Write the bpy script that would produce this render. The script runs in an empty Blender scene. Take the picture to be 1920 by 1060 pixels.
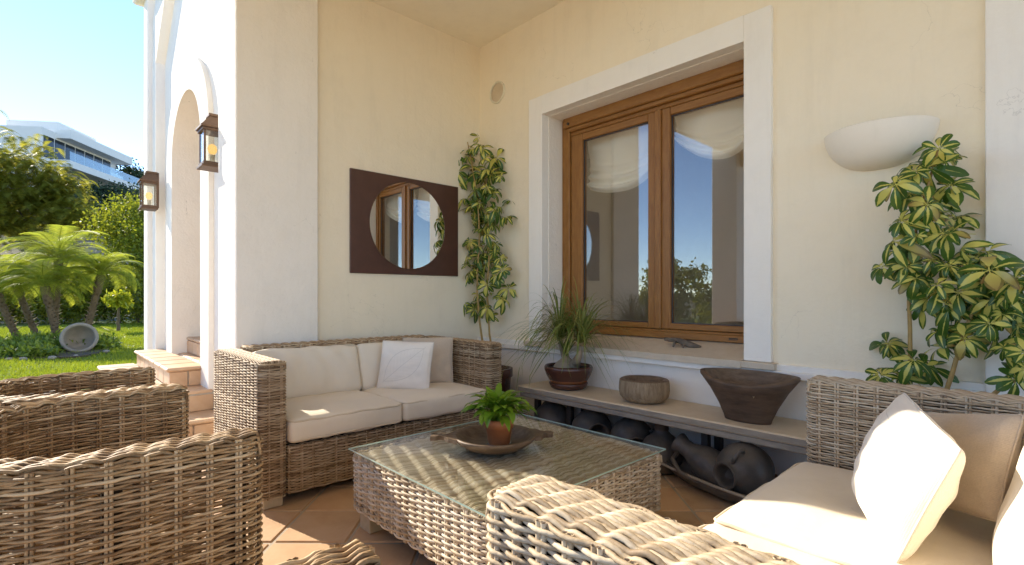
import bpy, math, random
import numpy as np
from mathutils import Vector, Matrix, Euler

# ------------------------------------------------------------------ camera, sky, sun, exposure
scene = bpy.context.scene
col = scene.collection
YAW = math.radians(47.0); FOC = 955.0; CX, CY, HCAM = 960.0, 555.0, 1.13
cam_d = bpy.data.cameras.new('camera'); cam = bpy.data.objects.new('camera', cam_d); col.objects.link(cam)
cam_d.sensor_width = 36.0; cam_d.lens = 36.0 * FOC / 1920.0
cam_d.shift_y = (CY - 530.0) / 1920.0
cam_d.clip_start = 0.03; cam_d.clip_end = 3000.0
cam.location = (0, 0, HCAM); cam.rotation_euler = (math.pi / 2, 0, YAW)
scene.camera = cam

SUN_TO = Vector((1.0, 0.222, -0.56)).normalized()
world = bpy.data.worlds.new('World'); scene.world = world; world.use_nodes = True
wn = world.node_tree; wn.nodes.clear()
sky = wn.nodes.new('ShaderNodeTexSky'); sky.sky_type = 'NISHITA'; sky.sun_disc = False
sky.sun_elevation = math.asin(-SUN_TO.z)
sky.sun_rotation = math.atan2(-SUN_TO.x, -SUN_TO.y)
sky.air_density = 0.65; sky.dust_density = 0.0; sky.ozone_density = 2.0; sky.altitude = 100
bg = wn.nodes.new('ShaderNodeBackground'); bg.inputs[1].default_value = 0.086
wo = wn.nodes.new('ShaderNodeOutputWorld')
wn.links.new(sky.outputs[0], bg.inputs[0]); wn.links.new(bg.outputs[0], wo.inputs[0])
sun_d = bpy.data.lights.new('sun', 'SUN'); sun_d.energy = 2.0; sun_d.angle = math.radians(0.53); sun_d.color = (1.0, 0.90, 0.74)
sun = bpy.data.objects.new('sun', sun_d); col.objects.link(sun)
sun.rotation_euler = SUN_TO.to_track_quat('-Z', 'Y').to_euler()
vs = scene.view_settings
vs.view_transform = 'Standard'; vs.look = 'None'; vs.exposure = 2.3; vs.gamma = 1.0
vs.use_curve_mapping = False
scene.cycles.max_bounces = 12; scene.cycles.diffuse_bounces = 9; scene.cycles.transparent_max_bounces = 16
scene.cycles.glossy_bounces = 5
try:
    scene.cycles.use_denoising = True
    scene.cycles.sample_clamp_indirect = 6.0
except Exception: pass

F3 = np.array([-math.sin(YAW), math.cos(YAW), 0.0]); R3 = np.array([math.cos(YAW), math.sin(YAW), 0.0])
def ray(p): return F3 + R3 * (p[0] - CX) / FOC + np.array([0, 0, (CY - p[1]) / FOC])
def on_y(p, Y): r = ray(p); return np.array([0, 0, HCAM]) + r * (Y / r[1])
def on_x(p, X): r = ray(p); return np.array([0, 0, HCAM]) + r * (X / r[0])
def on_z(p, Z): r = ray(p); return np.array([0, 0, HCAM]) + r * ((Z - HCAM) / r[2])
def at_d(p, d): return np.array([0, 0, HCAM]) + ray(p) * d

# ------------------------------------------------------------------ materials
class NT:
    def __init__(s, name):
        s.m = bpy.data.materials.new(name); s.m.use_nodes = True; s.t = s.m.node_tree; s.t.nodes.clear()
        s.out = s.n('OutputMaterial')
    def n(s, kind, **kw):
        nd = s.t.nodes.new('ShaderNode' + kind)
        for k, v in kw.items(): setattr(nd, k, v)
        return nd
    def l(s, a, b): s.t.links.new(a, b)
    def val(s, sock, v):
        if hasattr(v, 'is_output'): s.l(v, sock)
        else: sock.default_value = v
    def math(s, op, a, b=0.0, clamp=False):
        nd = s.n('Math', operation=op, use_clamp=clamp); s.val(nd.inputs[0], a); s.val(nd.inputs[1], b); return nd.outputs[0]
    def mix(s, fac, a, b, mode='MIX'):
        nd = s.n('MixRGB', blend_type=mode); s.val(nd.inputs[0], fac)
        for i, v in ((1, a), (2, b)):
            if hasattr(v, 'is_output'): s.l(v, nd.inputs[i])
            else: nd.inputs[i].default_value = (*v, 1)
        return nd.outputs[0]
    def ramp(s, fac, stops):
        nd = s.n('ValToRGB'); e = nd.color_ramp.elements
        while len(e) < len(stops): e.new(0.5)
        for el, (p, c) in zip(e, stops): el.position = p; el.color = (*c, 1) if len(c) == 3 else c
        s.l(fac, nd.inputs[0]); return nd.outputs[0]
    def noise(s, scale, detail=3, rough=0.55, vec=None, stretch=None, obj=True):
        tc = s.n('TexCoord'); v = vec or tc.outputs['Object']
        if stretch:
            mp = s.n('Mapping'); mp.inputs['Scale'].default_value = stretch; s.l(v, mp.inputs[0]); v = mp.outputs[0]
        nd = s.n('TexNoise'); nd.inputs['Scale'].default_value = scale; nd.inputs['Detail'].default_value = detail
        nd.inputs['Roughness'].default_value = rough; s.l(v, nd.inputs['Vector']); return nd.outputs['Fac']
    def attr(s, name): return s.n('Attribute', attribute_name=name)
    def rnd(s): return s.n('ObjectInfo').outputs['Random']
    def bump(s, h, strength=0.3, dist=0.01):
        b = s.n('Bump'); b.inputs['Strength'].default_value = strength; b.inputs['Distance'].default_value = dist
        s.l(h, b.inputs['Height']); return b.outputs[0]
    def bsdf(s, color, rough=0.6, normal=None, spec=0.4, metal=0.0, **kw):
        p = s.n('BsdfPrincipled')
        if hasattr(color, 'is_output'): s.l(color, p.inputs['Base Color'])
        else: p.inputs['Base Color'].default_value = (*color, 1)
        s.val(p.inputs['Roughness'], rough); p.inputs['Specular IOR Level'].default_value = spec; p.inputs['Metallic'].default_value = metal
        if normal is not None: s.l(normal, p.inputs['Normal'])
        for k, v in kw.items(): p.inputs[k].default_value = v
        return p.outputs[0]
    def done(s, sh): s.l(sh, s.out.inputs[0]); return s.m

M = {}
def plaster(name, c, c2, bs=0.25, streak=0.0):
    t = NT(name)
    n1 = t.noise(0.9, 5, 0.65); n2 = t.noise(45, 4, 0.6); n3 = t.noise(5, 6, 0.65)
    base = t.mix(t.ramp(n1, [(0.3, (0, 0, 0)), (0.7, (1, 1, 1))]), c, c2)
    base = t.mix(t.math('MULTIPLY', t.ramp(n3, [(0.5, (0, 0, 0)), (0.8, (1, 1, 1))]), 0.22), base, tuple(x * 0.80 for x in c2))
    rain = t.noise(3.0, 5, 0.7, stretch=(3, 3, 0.35)); base = t.mix(t.math('MULTIPLY', t.ramp(rain, [(0.52, (0, 0, 0)), (0.78, (1, 1, 1))]), 0.20), base, tuple(x * 0.74 for x in c2))
    vor = t.n('TexVoronoi', feature='DISTANCE_TO_EDGE'); vor.inputs['Scale'].default_value = 1.1
    dis = t.n('TexNoise'); dis.inputs['Scale'].default_value = 3.5; dis.inputs['Detail'].default_value = 6; tcx = t.n('TexCoord'); t.l(tcx.outputs['Object'], dis.inputs['Vector'])
    vm = t.n('VectorMath', operation='ADD'); t.l(tcx.outputs['Object'], vm.inputs[0]); t.l(dis.outputs['Color'], vm.inputs[1]); t.l(vm.outputs[0], vor.inputs['Vector'])
    crack = t.math('MULTIPLY', t.math('LESS_THAN', vor.outputs['Distance'], 0.0022), t.math('GREATER_THAN', t.noise(0.7, 3, 0.6), 0.60))
    base = t.mix(t.math('MULTIPLY', crack, 0.30), base, tuple(x * 0.55 for x in c2))
    if streak:
        st = t.noise(2.2, 6, 0.7, stretch=(6, 6, 0.55))
        f = t.math('MULTIPLY', t.math('GREATER_THAN', st, 0.675), streak)
        base = t.mix(f, base, (0.42, 0.40, 0.36))
    hb = t.math('ADD', t.math('MULTIPLY', n2, 0.45), t.math('MULTIPLY', t.noise(13, 5, 0.7), 1.2))
    M[name] = t.done(t.bsdf(base, 0.92, t.bump(hb, bs, 0.010), 0.15))
plaster('cream_plaster', (0.90, 0.805, 0.635), (0.88, 0.78, 0.595), 0.4)
plaster('ceiling_plaster', (0.90, 0.845, 0.70), (0.88, 0.82, 0.67), 0.2)
plaster('white_plaster', (0.90, 0.855, 0.78), (0.87, 0.82, 0.735), 0.55, 0.0)
plaster('weathered_plaster', (0.90, 0.855, 0.78), (0.87, 0.82, 0.735), 0.55, 0.8)
plaster('smooth_white', (0.90, 0.865, 0.80), (0.88, 0.84, 0.77), 0.22)
plaster('lower_wall', (0.87, 0.835, 0.775), (0.83, 0.79, 0.72), 0.20)
plaster('lamp_plaster', (0.90, 0.84, 0.73), (0.89, 0.82, 0.70), 0.06)

def wicker(name, a, b, c):
    t = NT(name)
    at = t.attr('tint').outputs['Fac']; n = t.noise(28, 3, 0.6); n2 = t.noise(170, 2, 0.5)
    n0 = t.noise(3.2, 3, 0.6)
    f = t.math('ADD', t.math('MULTIPLY', at, 0.62), t.math('MULTIPLY', n, 0.42)); f = t.math('ADD', f, t.math('MULTIPLY', t.math('SUBTRACT', n0, 0.5), 0.55))
    f = t.math('ADD', f, t.math('MULTIPLY', t.math('SUBTRACT', n2, 0.5), 0.22))
    colr = t.ramp(f, [(0.12, a), (0.5, b), (0.92, c)])
    M[name] = t.done(t.bsdf(colr, 0.62, t.bump(n2, 0.25, 0.002), 0.3))
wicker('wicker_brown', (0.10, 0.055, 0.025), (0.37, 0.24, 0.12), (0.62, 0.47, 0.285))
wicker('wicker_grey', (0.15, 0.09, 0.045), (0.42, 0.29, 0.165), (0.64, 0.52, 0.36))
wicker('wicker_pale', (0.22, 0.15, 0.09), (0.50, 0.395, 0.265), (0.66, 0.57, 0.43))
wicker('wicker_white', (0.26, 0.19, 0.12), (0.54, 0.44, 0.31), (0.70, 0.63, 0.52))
def plain(name, c, rough=0.6, nz=None, bs=0.2, spec=0.4, metal=0.0, var=0.25):
    t = NT(name); n = t.noise(nz or 20, 4, 0.6)
    cc = t.mix(n, tuple(x * (1 - var) for x in c), tuple(min(1, x * (1 + var)) for x in c))
    M[name] = t.done(t.bsdf(cc, rough, t.bump(n, bs, 0.004), spec, metal))
plain('core_dark', (0.045, 0.03, 0.018), 0.9)
plain('pale_wood', (0.50, 0.41, 0.28), 0.7, 30)
plain('soil', (0.05, 0.035, 0.022), 0.95, 60, 1.0)
plain('bulb_bark', (0.33, 0.26, 0.18), 0.85, 40, 0.6)
plain('stem', (0.36, 0.24, 0.08), 0.6, 30)
plain('garden_stone', (0.30, 0.27, 0.22), 0.85, 12, 0.8)
plain('stone_block', (0.33, 0.29, 0.24), 0.9, 6, 0.8)
plain('lantern_metal', (0.13, 0.075, 0.045), 0.5, 60, 0.3, 0.5, 0.35, 0.4)
plain('mirror_board', (0.085, 0.035, 0.022), 0.38, 10, 0.1, 0.5, 0, 0.3)
plain('trunk_bark', (0.16, 0.115, 0.07), 0.9, 12, 1.0, 0.2, 0, 0.5)
plain('charcoal_frame', (0.05, 0.05, 0.055), 0.4)
plain('house_white', (0.84, 0.80, 0.73), 0.8, 2, 0.05, 0.2, 0, 0.05)
plain('house_roof', (0.26, 0.24, 0.23), 0.8, 4)
plain('dark_metal', (0.04, 0.035, 0.03), 0.5, 30)
plain('grout', (0.42, 0.36, 0.28), 0.95, 40, 0.4)
plain('plastic_cream', (0.74, 0.68, 0.52), 0.5, 30, 0.05)
plain('glaze_brown', (0.085, 0.032, 0.020), 0.25, 9, 0.1, 0.6, 0, 0.5)

def two_tone(name, c1, c2, scale, rough=0.6, bs=0.3, stretch=None, spec=0.4, det=5):
    t = NT(name); n = t.noise(scale, det, 0.62, stretch=stretch); n2 = t.noise(scale * 9, 3, 0.6)
    f = t.ramp(n, [(0.32, (0, 0, 0)), (0.68, (1, 1, 1))])
    cc = t.mix(f, c1, c2); cc = t.mix(t.math('MULTIPLY', n2, 0.25), cc, tuple(x * 0.65 for x in c1))
    M[name] = t.done(t.bsdf(cc, rough, t.bump(t.math('ADD', n, n2), bs, 0.004), spec))
two_tone('dark_pottery', (0.055, 0.048, 0.043), (0.135, 0.118, 0.10), 5, 0.45, 0.5)
two_tone('window_wood', (0.25, 0.105, 0.022), (0.36, 0.165, 0.040), 7, 0.42, 0.12, (1.2, 9, 9))
two_tone('window_wood_v', (0.25, 0.105, 0.022), (0.36, 0.165, 0.040), 7, 0.42, 0.12, (9, 9, 1.2))
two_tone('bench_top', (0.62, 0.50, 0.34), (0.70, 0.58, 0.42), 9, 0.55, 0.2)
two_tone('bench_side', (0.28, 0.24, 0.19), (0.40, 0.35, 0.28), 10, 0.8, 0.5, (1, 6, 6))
two_tone('dish_wood', (0.095, 0.06, 0.035), (0.20, 0.135, 0.085), 9, 0.5, 0.4, (1, 5, 5))
two_tone('bowl_wood', (0.060, 0.036, 0.022), (0.15, 0.095, 0.060), 6, 0.6, 0.4, (1, 1, 4))
two_tone('trunk_bowl', (0.22, 0.15, 0.085), (0.42, 0.32, 0.20), 10, 0.85, 0.9, (5, 5, 1))
two_tone('clay_pot', (0.30, 0.10, 0.035), (0.40, 0.155, 0.06), 8, 0.5, 0.15)
two_tone('sill_stone', (0.60, 0.50, 0.37), (0.68, 0.58, 0.45), 14, 0.5, 0.1)
two_tone('driftwood', (0.07, 0.055, 0.045), (0.20, 0.16, 0.12), 20, 0.8, 0.7)
two_tone('skirting', (0.30, 0.145, 0.07), (0.40, 0.21, 0.11), 6, 0.6, 0.2)
two_tone('hill_earth', (0.10, 0.10, 0.045), (0.20, 0.16, 0.09), 0.25, 0.95, 0.4)
two_tone('lawn_ground', (0.11, 0.17, 0.012), (0.15, 0.20, 0.018), 1.2, 0.95, 0.6)
two_tone('bounce_stone', (0.74, 0.67, 0.56), (0.80, 0.74, 0.63), 3, 0.8, 0.2)  # pale stone for the paving added to bounce light
two_tone('mulch', (0.06, 0.045, 0.028), (0.14, 0.11, 0.07), 9, 0.95, 0.8)
two_tone('room_wall', (0.42, 0.40, 0.36), (0.46, 0.44, 0.40), 2, 0.9, 0.05)

def tile_mat(name, rnd=True):
    t = NT(name); n = t.noise(4.5, 5, 0.6); n2 = t.noise(70, 3, 0.6)
    c = t.ramp(n, [(0.28, (0.44, 0.26, 0.14)), (0.5, (0.56, 0.36, 0.205)), (0.75, (0.66, 0.465, 0.295))])
    if rnd:
        r = t.rnd(); c = t.mix(t.math('MULTIPLY', r, 0.55), c, (0.47, 0.27, 0.14)); 
        hsv = t.n('HueSaturation'); t.l(c, hsv.inputs['Color']); t.l(t.math('ADD', t.math('MULTIPLY', r, 0.35), 0.82), hsv.inputs['Value']); c = hsv.outputs[0]
    c = t.mix(t.math('MULTIPLY', n2, 0.22), c, (0.62, 0.50, 0.36))
    M[name] = t.done(t.bsdf(c, 0.48, t.bump(t.math('ADD', n2, t.math('MULTIPLY', n, 2.0)), 0.12, 0.004), 0.4))
tile_mat('terracotta_tile')

def fabric(name, c, scale=420, var=0.06, bs=0.25, leafprint=False, mottle=0.0):
    t = NT(name)
    tc = t.n('TexCoord'); w1 = t.n('TexWave', bands_direction='X'); w1.inputs['Scale'].default_value = scale / 6; w1.inputs['Distortion'].default_value = 1.5
    w2 = t.n('TexWave', bands_direction='Z'); w2.inputs['Scale'].default_value = scale / 6; w2.inputs['Distortion'].default_value = 1.5
    t.l(tc.outputs['Object'], w1.inputs['Vector']); t.l(tc.outputs['Object'], w2.inputs['Vector'])
    n = t.noise(5, 4, 0.6); wk = t.noise(9, 3, 0.5, stretch=(1, 1, 0.4))
    cc = t.mix(n, tuple(x * (1 - var) for x in c), tuple(min(1, x * (1 + var)) for x in c))
    if mottle:
        cc = t.mix(t.math('MULTIPLY', t.noise(220, 2, 0.6), mottle), cc, tuple(x * 0.5 for x in c))
    if leafprint:
        sep = t.n('SeparateXYZ'); t.l(t.attr('luv').outputs['Vector'], sep.inputs[0]); u, v = sep.outputs[0], sep.outputs[1]
        a = t.math('ADD', t.math('MULTIPLY', u, 0.707), t.math('MULTIPLY', v, 0.707)); b = t.math('SUBTRACT', t.math('MULTIPLY', v, 0.707), t.math('MULTIPLY', u, 0.707))
        a2 = t.math('DIVIDE', a, 0.98); hw = t.math('MULTIPLY', t.math('SUBTRACT', 1.0, t.math('MULTIPLY', a2, a2)), 0.52)
        ed = t.math('LESS_THAN', t.math('ABSOLUTE', t.math('SUBTRACT', t.math('ABSOLUTE', b), hw)), 0.014)
        ins = t.math('LESS_THAN', t.math('ABSOLUTE', b), hw)
        mid = t.math('MULTIPLY', t.math('LESS_THAN', t.math('ABSOLUTE', b), 0.012), t.math('LESS_THAN', t.math('ABSOLUTE', a), 1.05))
        vein = t.math('FRACT', t.math('MULTIPLY', t.math('SUBTRACT', a, t.math('MULTIPLY', t.math('ABSOLUTE', b), 0.9)), 6.0))
        vn = t.math('MULTIPLY', t.math('LESS_THAN', vein, 0.07), ins)
        f = t.math('MAXIMUM', t.math('MAXIMUM', ed, mid), t.math('MULTIPLY', vn, 0.5))
        cc = t.mix(t.math('MULTIPLY', f, 0.42), cc, tuple(x * 0.62 for x in c))
    h = t.math('ADD', t.math('ADD', t.math('MULTIPLY', w1.outputs['Fac'], 0.12), t.math('MULTIPLY', w2.outputs['Fac'], 0.12)), t.math('ADD', t.math('MULTIPLY', wk, 3.0), t.math('MULTIPLY', t.noise(26, 4, 0.6, stretch=(1, 0.3, 1)), 1.4)))
    M[name] = t.done(t.bsdf(cc, 0.9, t.bump(h, bs, 0.006), 0.1, **{'Sheen Weight': 0.15}))
fabric('cushion_cloth', (0.78, 0.70, 0.565))
fabric('piping_cloth', (0.66, 0.565, 0.42))
fabric('pillow_white', (0.80, 0.74, 0.65), leafprint=True)
fabric('pillow_beige', (0.62, 0.51, 0.39), mottle=0.6)
fabric('blind_cloth', (0.88, 0.86, 0.76))

def leaf_mat(name, c1, c2, trans=0.35, rough=0.45, varieg=None, hue=0.0):
    t = NT(name)
    sep = t.n('SeparateXYZ'); t.l(t.attr('luv').outputs['Vector'], sep.inputs[0]); u, v, r = sep.outputs
    r2 = t.math('FRACT', t.math('ADD', r, t.rnd()))
    c = t.mix(r2, c1, c2)
    if varieg:
        n = t.noise(38, 3, 0.7)
        d = t.math('ABSOLUTE', t.math('SUBTRACT', u, 0.5))
        lim = t.math('MULTIPLY', t.math('SUBTRACT', t.math('ADD', r2, t.math('MULTIPLY', n, 0.5)), 0.24), 0.75)
        lim = t.math('MULTIPLY', lim, t.math('SUBTRACT', 1.15, v))
        f = t.math('MULTIPLY', t.math('SUBTRACT', lim, d), 22.0, True)
        c = t.mix(f, c, varieg)
        c = t.mix(t.math('MULTIPLY', t.math('GREATER_THAN', r2, 0.94), t.math('MULTIPLY', v, 0.8)), c, (0.30, 0.17, 0.06))
    p = t.bsdf(c, rough, None, 0.45)
    if trans:
        tr = t.n('BsdfTranslucent'); t.l(t.mix(0.5, c, c2, 'MIX'), tr.inputs[0])
        mx = t.n('MixShader'); mx.inputs[0].default_value = trans; t.l(p, mx.inputs[1]); t.l(tr.outputs[0], mx.inputs[2]); p = mx.outputs[0]
    M[name] = t.done(p)
leaf_mat('schefflera_leaf', (0.045, 0.115, 0.014), (0.085, 0.165, 0.024), 0.25, 0.32, (0.68, 0.62, 0.14))
leaf_mat('lily_leaf', (0.10, 0.24, 0.018), (0.25, 0.40, 0.03), 0.40, 0.28)
leaf_mat('blade_leaf', (0.10, 0.18, 0.025), (0.34, 0.34, 0.10), 0.25, 0.4)
leaf_mat('palm_leaf', (0.19, 0.28, 0.028), (0.46, 0.48, 0.05), 0.6, 0.6)
leaf_mat('feather_leaf', (0.13, 0.18, 0.03), (0.42, 0.37, 0.04), 0.65, 0.5)
leaf_mat('hedge_leaf', (0.06, 0.10, 0.012), (0.30, 0.30, 0.02), 0.5, 0.5)
leaf_mat('shrub_leaf', (0.11, 0.17, 0.012), (0.34, 0.34, 0.02), 0.55, 0.5)
leaf_mat('sapling_leaf', (0.30, 0.38, 0.015), (0.52, 0.50, 0.03), 0.45, 0.5)
leaf_mat('dark_leaf', (0.020, 0.042, 0.014), (0.05, 0.08, 0.022), 0.15, 0.6)
leaf_mat('cover_leaf', (0.08, 0.16, 0.02), (0.24, 0.30, 0.03), 0.35, 0.45)
leaf_mat('grass_blade', (0.19, 0.28, 0.014), (0.36, 0.40, 0.022), 0.4, 0.5)

def glass(name, refl=1.0, tint=(1, 1, 1), base=0.02):
    t = NT(name)
    tr = t.n('BsdfTransparent'); tr.inputs[0].default_value = (*tint, 1)
    gl = t.n('BsdfGlossy'); gl.inputs['Roughness'].default_value = 0.0
    ge = t.n('NewGeometry'); dt = t.n('VectorMath', operation='DOT_PRODUCT'); t.l(ge.outputs['Normal'], dt.inputs[0]); t.l(ge.outputs['Incoming'], dt.inputs[1])
    gz = t.math('POWER', t.math('SUBTRACT', 1.0, t.math('ABSOLUTE', dt.outputs['Value'])), 5.0)
    f = t.math('ADD', t.math('MULTIPLY', gz, refl), base, True)
    mx = t.n('MixShader'); t.l(f, mx.inputs[0]); t.l(tr.outputs[0], mx.inputs[1]); t.l(gl.outputs[0], mx.inputs[2])
    M[name] = t.done(mx.outputs[0])
glass('window_glass', 0.9, (0.985, 0.985, 0.98), 0.12)
glass('table_glass', 0.9, (0.975, 0.99, 0.98), 0.025)
glass('lantern_glass', 0.8, (0.95, 0.95, 0.92), 0.05)
glass('clear_glass', 0.8, (0.95, 0.97, 0.96), 0.05)
glass('balcony_glass', 0.8, (0.75, 0.88, 0.90), 0.25)
t = NT('glass_edge'); M['glass_edge'] = t.done(t.bsdf((0.42, 0.60, 0.54), 0.12, None, 0.6))
t = NT('mirror_glass'); M['mirror_glass'] = t.done(t.bsdf((0.90, 0.91, 0.89), 0.01, None, 0.5, 1.0))
t = NT('dark_window'); M['dark_window'] = t.done(t.bsdf((0.02, 0.025, 0.03), 0.12, None, 0.6))
t = NT('bulb_glow'); e = t.n('Emission'); e.inputs[0].default_value = (1.0, 0.62, 0.20, 1); e.inputs[1].default_value = 0.26; M['bulb_glow'] = t.done(e.outputs[0])

# terrace floor material (grid of diagonal tiles continues beyond the built tiles)
def floor_mat():
    t = NT('terrace_floor'); tc = t.n('TexCoord'); mp = t.n('Mapping'); mp.vector_type = 'TEXTURE'
    mp.inputs['Rotation'].default_value = (0, 0, YAW); t.l(tc.outputs['Object'], mp.inputs[0])
    sp = t.n('SeparateXYZ'); t.l(mp.outputs[0], sp.inputs[0])
    fx = t.math('FRACT', t.math('ADD', t.math('DIVIDE', t.math('ADD', sp.outputs[0], 1.10), TP), 20.0))
    fy = t.math('FRACT', t.math('ADD', t.math('DIVIDE', t.math('SUBTRACT', sp.outputs[1], 2.335), TP), 20.0))
    gx = t.math('LESS_THAN', t.math('ABSOLUTE', t.math('SUBTRACT', fx, 0.5)), 0.482)
    gy = t.math('LESS_THAN', t.math('ABSOLUTE', t.math('SUBTRACT', fy, 0.5)), 0.482)
    n = t.noise(4, 5, 0.6)
    c = t.ramp(n, [(0.28, (0.44, 0.26, 0.14)), (0.5, (0.56, 0.36, 0.205)), (0.75, (0.66, 0.465, 0.295))])
    c = t.mix(t.math('MULTIPLY', gx, gy), (0.42, 0.36, 0.28), c)
    M['terrace_floor'] = t.done(t.bsdf(c, 0.5, t.bump(n, 0.2, 0.004), 0.4))
TP = 0.342
floor_mat()

# ------------------------------------------------------------------ mesh helpers
class MB:
    def __init__(s): s.v = []; s.q = []; s.t = []; s.ng = []; s.a = []; s.n = 0; s.mi = {}
    def add(s, v, q=None, t=None, luv=None, ng=None):
        v = np.asarray(v, np.float32).reshape(-1, 3)
        if q is not None and len(q): s.q.append(np.asarray(q, np.int64).reshape(-1, 4) + s.n)
        if t is not None and len(t): s.t.append(np.asarray(t, np.int64).reshape(-1, 3) + s.n)
        if ng: s.ng += [[i + s.n for i in f] for f in ng]
        if luv is None: luv = np.full((len(v), 3), 0.5)
        elif np.isscalar(luv): luv = np.full((len(v), 3), luv)
        s.v.append(v); s.a.append(np.broadcast_to(np.asarray(luv, np.float32), (len(v), 3))); s.n += len(v); return s
    def mesh(s, name, mat, smooth=True):
        me = bpy.data.meshes.new(name)
        V = np.concatenate(s.v) if s.v else np.zeros((0, 3), np.float32)
        idx = []; ls = []
        if s.q: Q = np.concatenate(s.q); idx.append(Q.ravel()); ls.append(np.full(len(Q), 4))
        if s.t: T = np.concatenate(s.t); idx.append(T.ravel()); ls.append(np.full(len(T), 3))
        if s.ng: idx.append(np.array([i for f in s.ng for i in f])); ls.append(np.array([len(f) for f in s.ng]))
        idx = np.concatenate(idx).astype(np.int32); ls = np.concatenate(ls).astype(np.int32)
        me.vertices.add(len(V)); me.vertices.foreach_set('co', V.ravel())
        me.loops.add(len(idx)); me.loops.foreach_set('vertex_index', idx)
        me.polygons.add(len(ls)); me.polygons.foreach_set('loop_start', np.concatenate([[0], np.cumsum(ls)[:-1]]).astype(np.int32))
        me.polygons.foreach_set('loop_total', ls)
        me.polygons.foreach_set('use_smooth', np.full(len(ls), bool(smooth)))
        A = np.concatenate(s.a).astype(np.float32)
        at = me.attributes.new('luv', 'FLOAT_VECTOR', 'POINT'); at.data.foreach_set('vector', A.ravel())
        at = me.attributes.new('tint', 'FLOAT', 'POINT'); at.data.foreach_set('value', A[:, 2].copy())
        for m in (mat if isinstance(mat, (list, tuple)) else [mat]): me.materials.append(M[m] if isinstance(m, str) else m)
        me.update(calc_edges=True); me.validate(verbose=False)
        return me
    # primitives
    def box(s, x0, x1, y0, y1, z0, z1, bev=0.0, luv=None):
        x0, x1 = min(x0, x1), max(x0, x1); y0, y1 = min(y0, y1), max(y0, y1); z0, z1 = min(z0, z1), max(z0, z1)
        b = min(bev, (x1 - x0) / 2.2, (y1 - y0) / 2.2, (z1 - z0) / 2.2)
        if b <= 0:
            v = [(x, y, z) for z in (z0, z1) for y in (y0, y1) for x in (x0, x1)]
            return s.add(v, [(0, 2, 3, 1), (4, 5, 7, 6), (0, 1, 5, 4), (2, 6, 7, 3), (0, 4, 6, 2), (1, 3, 7, 5)], luv=luv)
        v = []; ix = {}
        for sx in (0, 1):
            for sy in (0, 1):
                for sz in (0, 1):
                    c = ((x0, x1)[sx], (y0, y1)[sy], (z0, z1)[sz]); d = (1 - 2 * sx, 1 - 2 * sy, 1 - 2 * sz)
                    for ax in range(3):
                        p = [c[k] + (0 if k == ax else d[k] * b) for k in range(3)]
                        ix[(sx, sy, sz, ax)] = len(v); v.append(p)
        q = []; tr = []
        for ax in range(3):
            o = [k for k in range(3) if k != ax]
            for sgn in (0, 1):
                f = []
                for a, bb in ((0, 0), (1, 0), (1, 1), (0, 1)):
                    k = [0, 0, 0]; k[ax] = sgn; k[o[0]] = a; k[o[1]] = bb; f.append(ix[(*k, ax)])
                q.append(f)
            for a in (0, 1):
                for bb in (0, 1):
                    k0 = [0, 0, 0]; k1 = [0, 0, 0]; k0[ax] = 0; k1[ax] = 1
                    for k in (k0, k1): k[o[0]] = a; k[o[1]] = bb
                    q.append([ix[(*k0, o[0])], ix[(*k1, o[0])], ix[(*k1, o[1])], ix[(*k0, o[1])]])
        for sx in (0, 1):
            for sy in (0, 1):
                for sz in (0, 1): tr.append([ix[(sx, sy, sz, a)] for a in range(3)])
        return s.add(v, q, tr, luv=luv)
    def tubes(s, P, r, sides=5, closed=False, ref=(0, 0, 1), tint=None, cap=False):
        P = np.asarray(P, float)
        if P.ndim == 2: P = P[None]
        m, n = P.shape[:2]
        if closed: Tn = np.roll(P, -1, 1) - np.roll(P, 1, 1)
        else: Tn = np.gradient(P, axis=1)
        Tn /= np.linalg.norm(Tn, axis=-1, keepdims=True) + 1e-12
        rf = np.broadcast_to(np.asarray(ref, float), Tn.shape)
        S = np.cross(Tn, rf); S /= np.linalg.norm(S, axis=-1, keepdims=True) + 1e-9
        U = np.cross(S, Tn)
        a = np.arange(sides) * 2 * math.pi / sides
        r = np.asarray(r, float)
        if r.ndim == 0: r = np.full((m, n), float(r))
        elif r.ndim == 1: r = np.broadcast_to(r[:, None], (m, n)) if len(r) == m and m > 1 else np.broadcast_to(r[None, :], (m, n))
        V = P[:, :, None, :] + r[:, :, None, None] * (np.cos(a)[None, None, :, None] * S[:, :, None, :] + np.sin(a)[None, None, :, None] * U[:, :, None, :])
        base = (np.arange(m) * n * sides)[:, None, None]
        k = n if closed else n - 1
        i = np.arange(k)[None, :, None]; j = np.arange(sides)[None, None, :]
        i2 = (i + 1) % n; j2 = (j + 1) % sides
        Q = np.stack([base + i * sides + j, base + i * sides + j2, base + i2 * sides + j2, base + i2 * sides + j], -1).reshape(-1, 4)
        if tint is None: tint = np.random.rand(m)
        A = np.full((m, n * sides, 3), 0.5); A[:, :, 2] = np.asarray(tint).reshape(-1, 1)
        ng = None
        if cap and not closed:
            ng = []
            for b in range(m):
                o = b * n * sides
                ng.append([o + x for x in range(sides)][::-1]); ng.append([o + (n - 1) * sides + x for x in range(sides)])
        return s.add(V.reshape(-1, 3), Q, luv=A.reshape(-1, 3), ng=ng)
    def tube(s, pts, r, sides=8, ref=(0, 0, 1), tint=0.5, cap=True, closed=False):
        return s.tubes(np.asarray(pts, float)[None], np.asarray(r, float) if np.ndim(r) else r, sides, closed, ref, [tint], cap)
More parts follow.
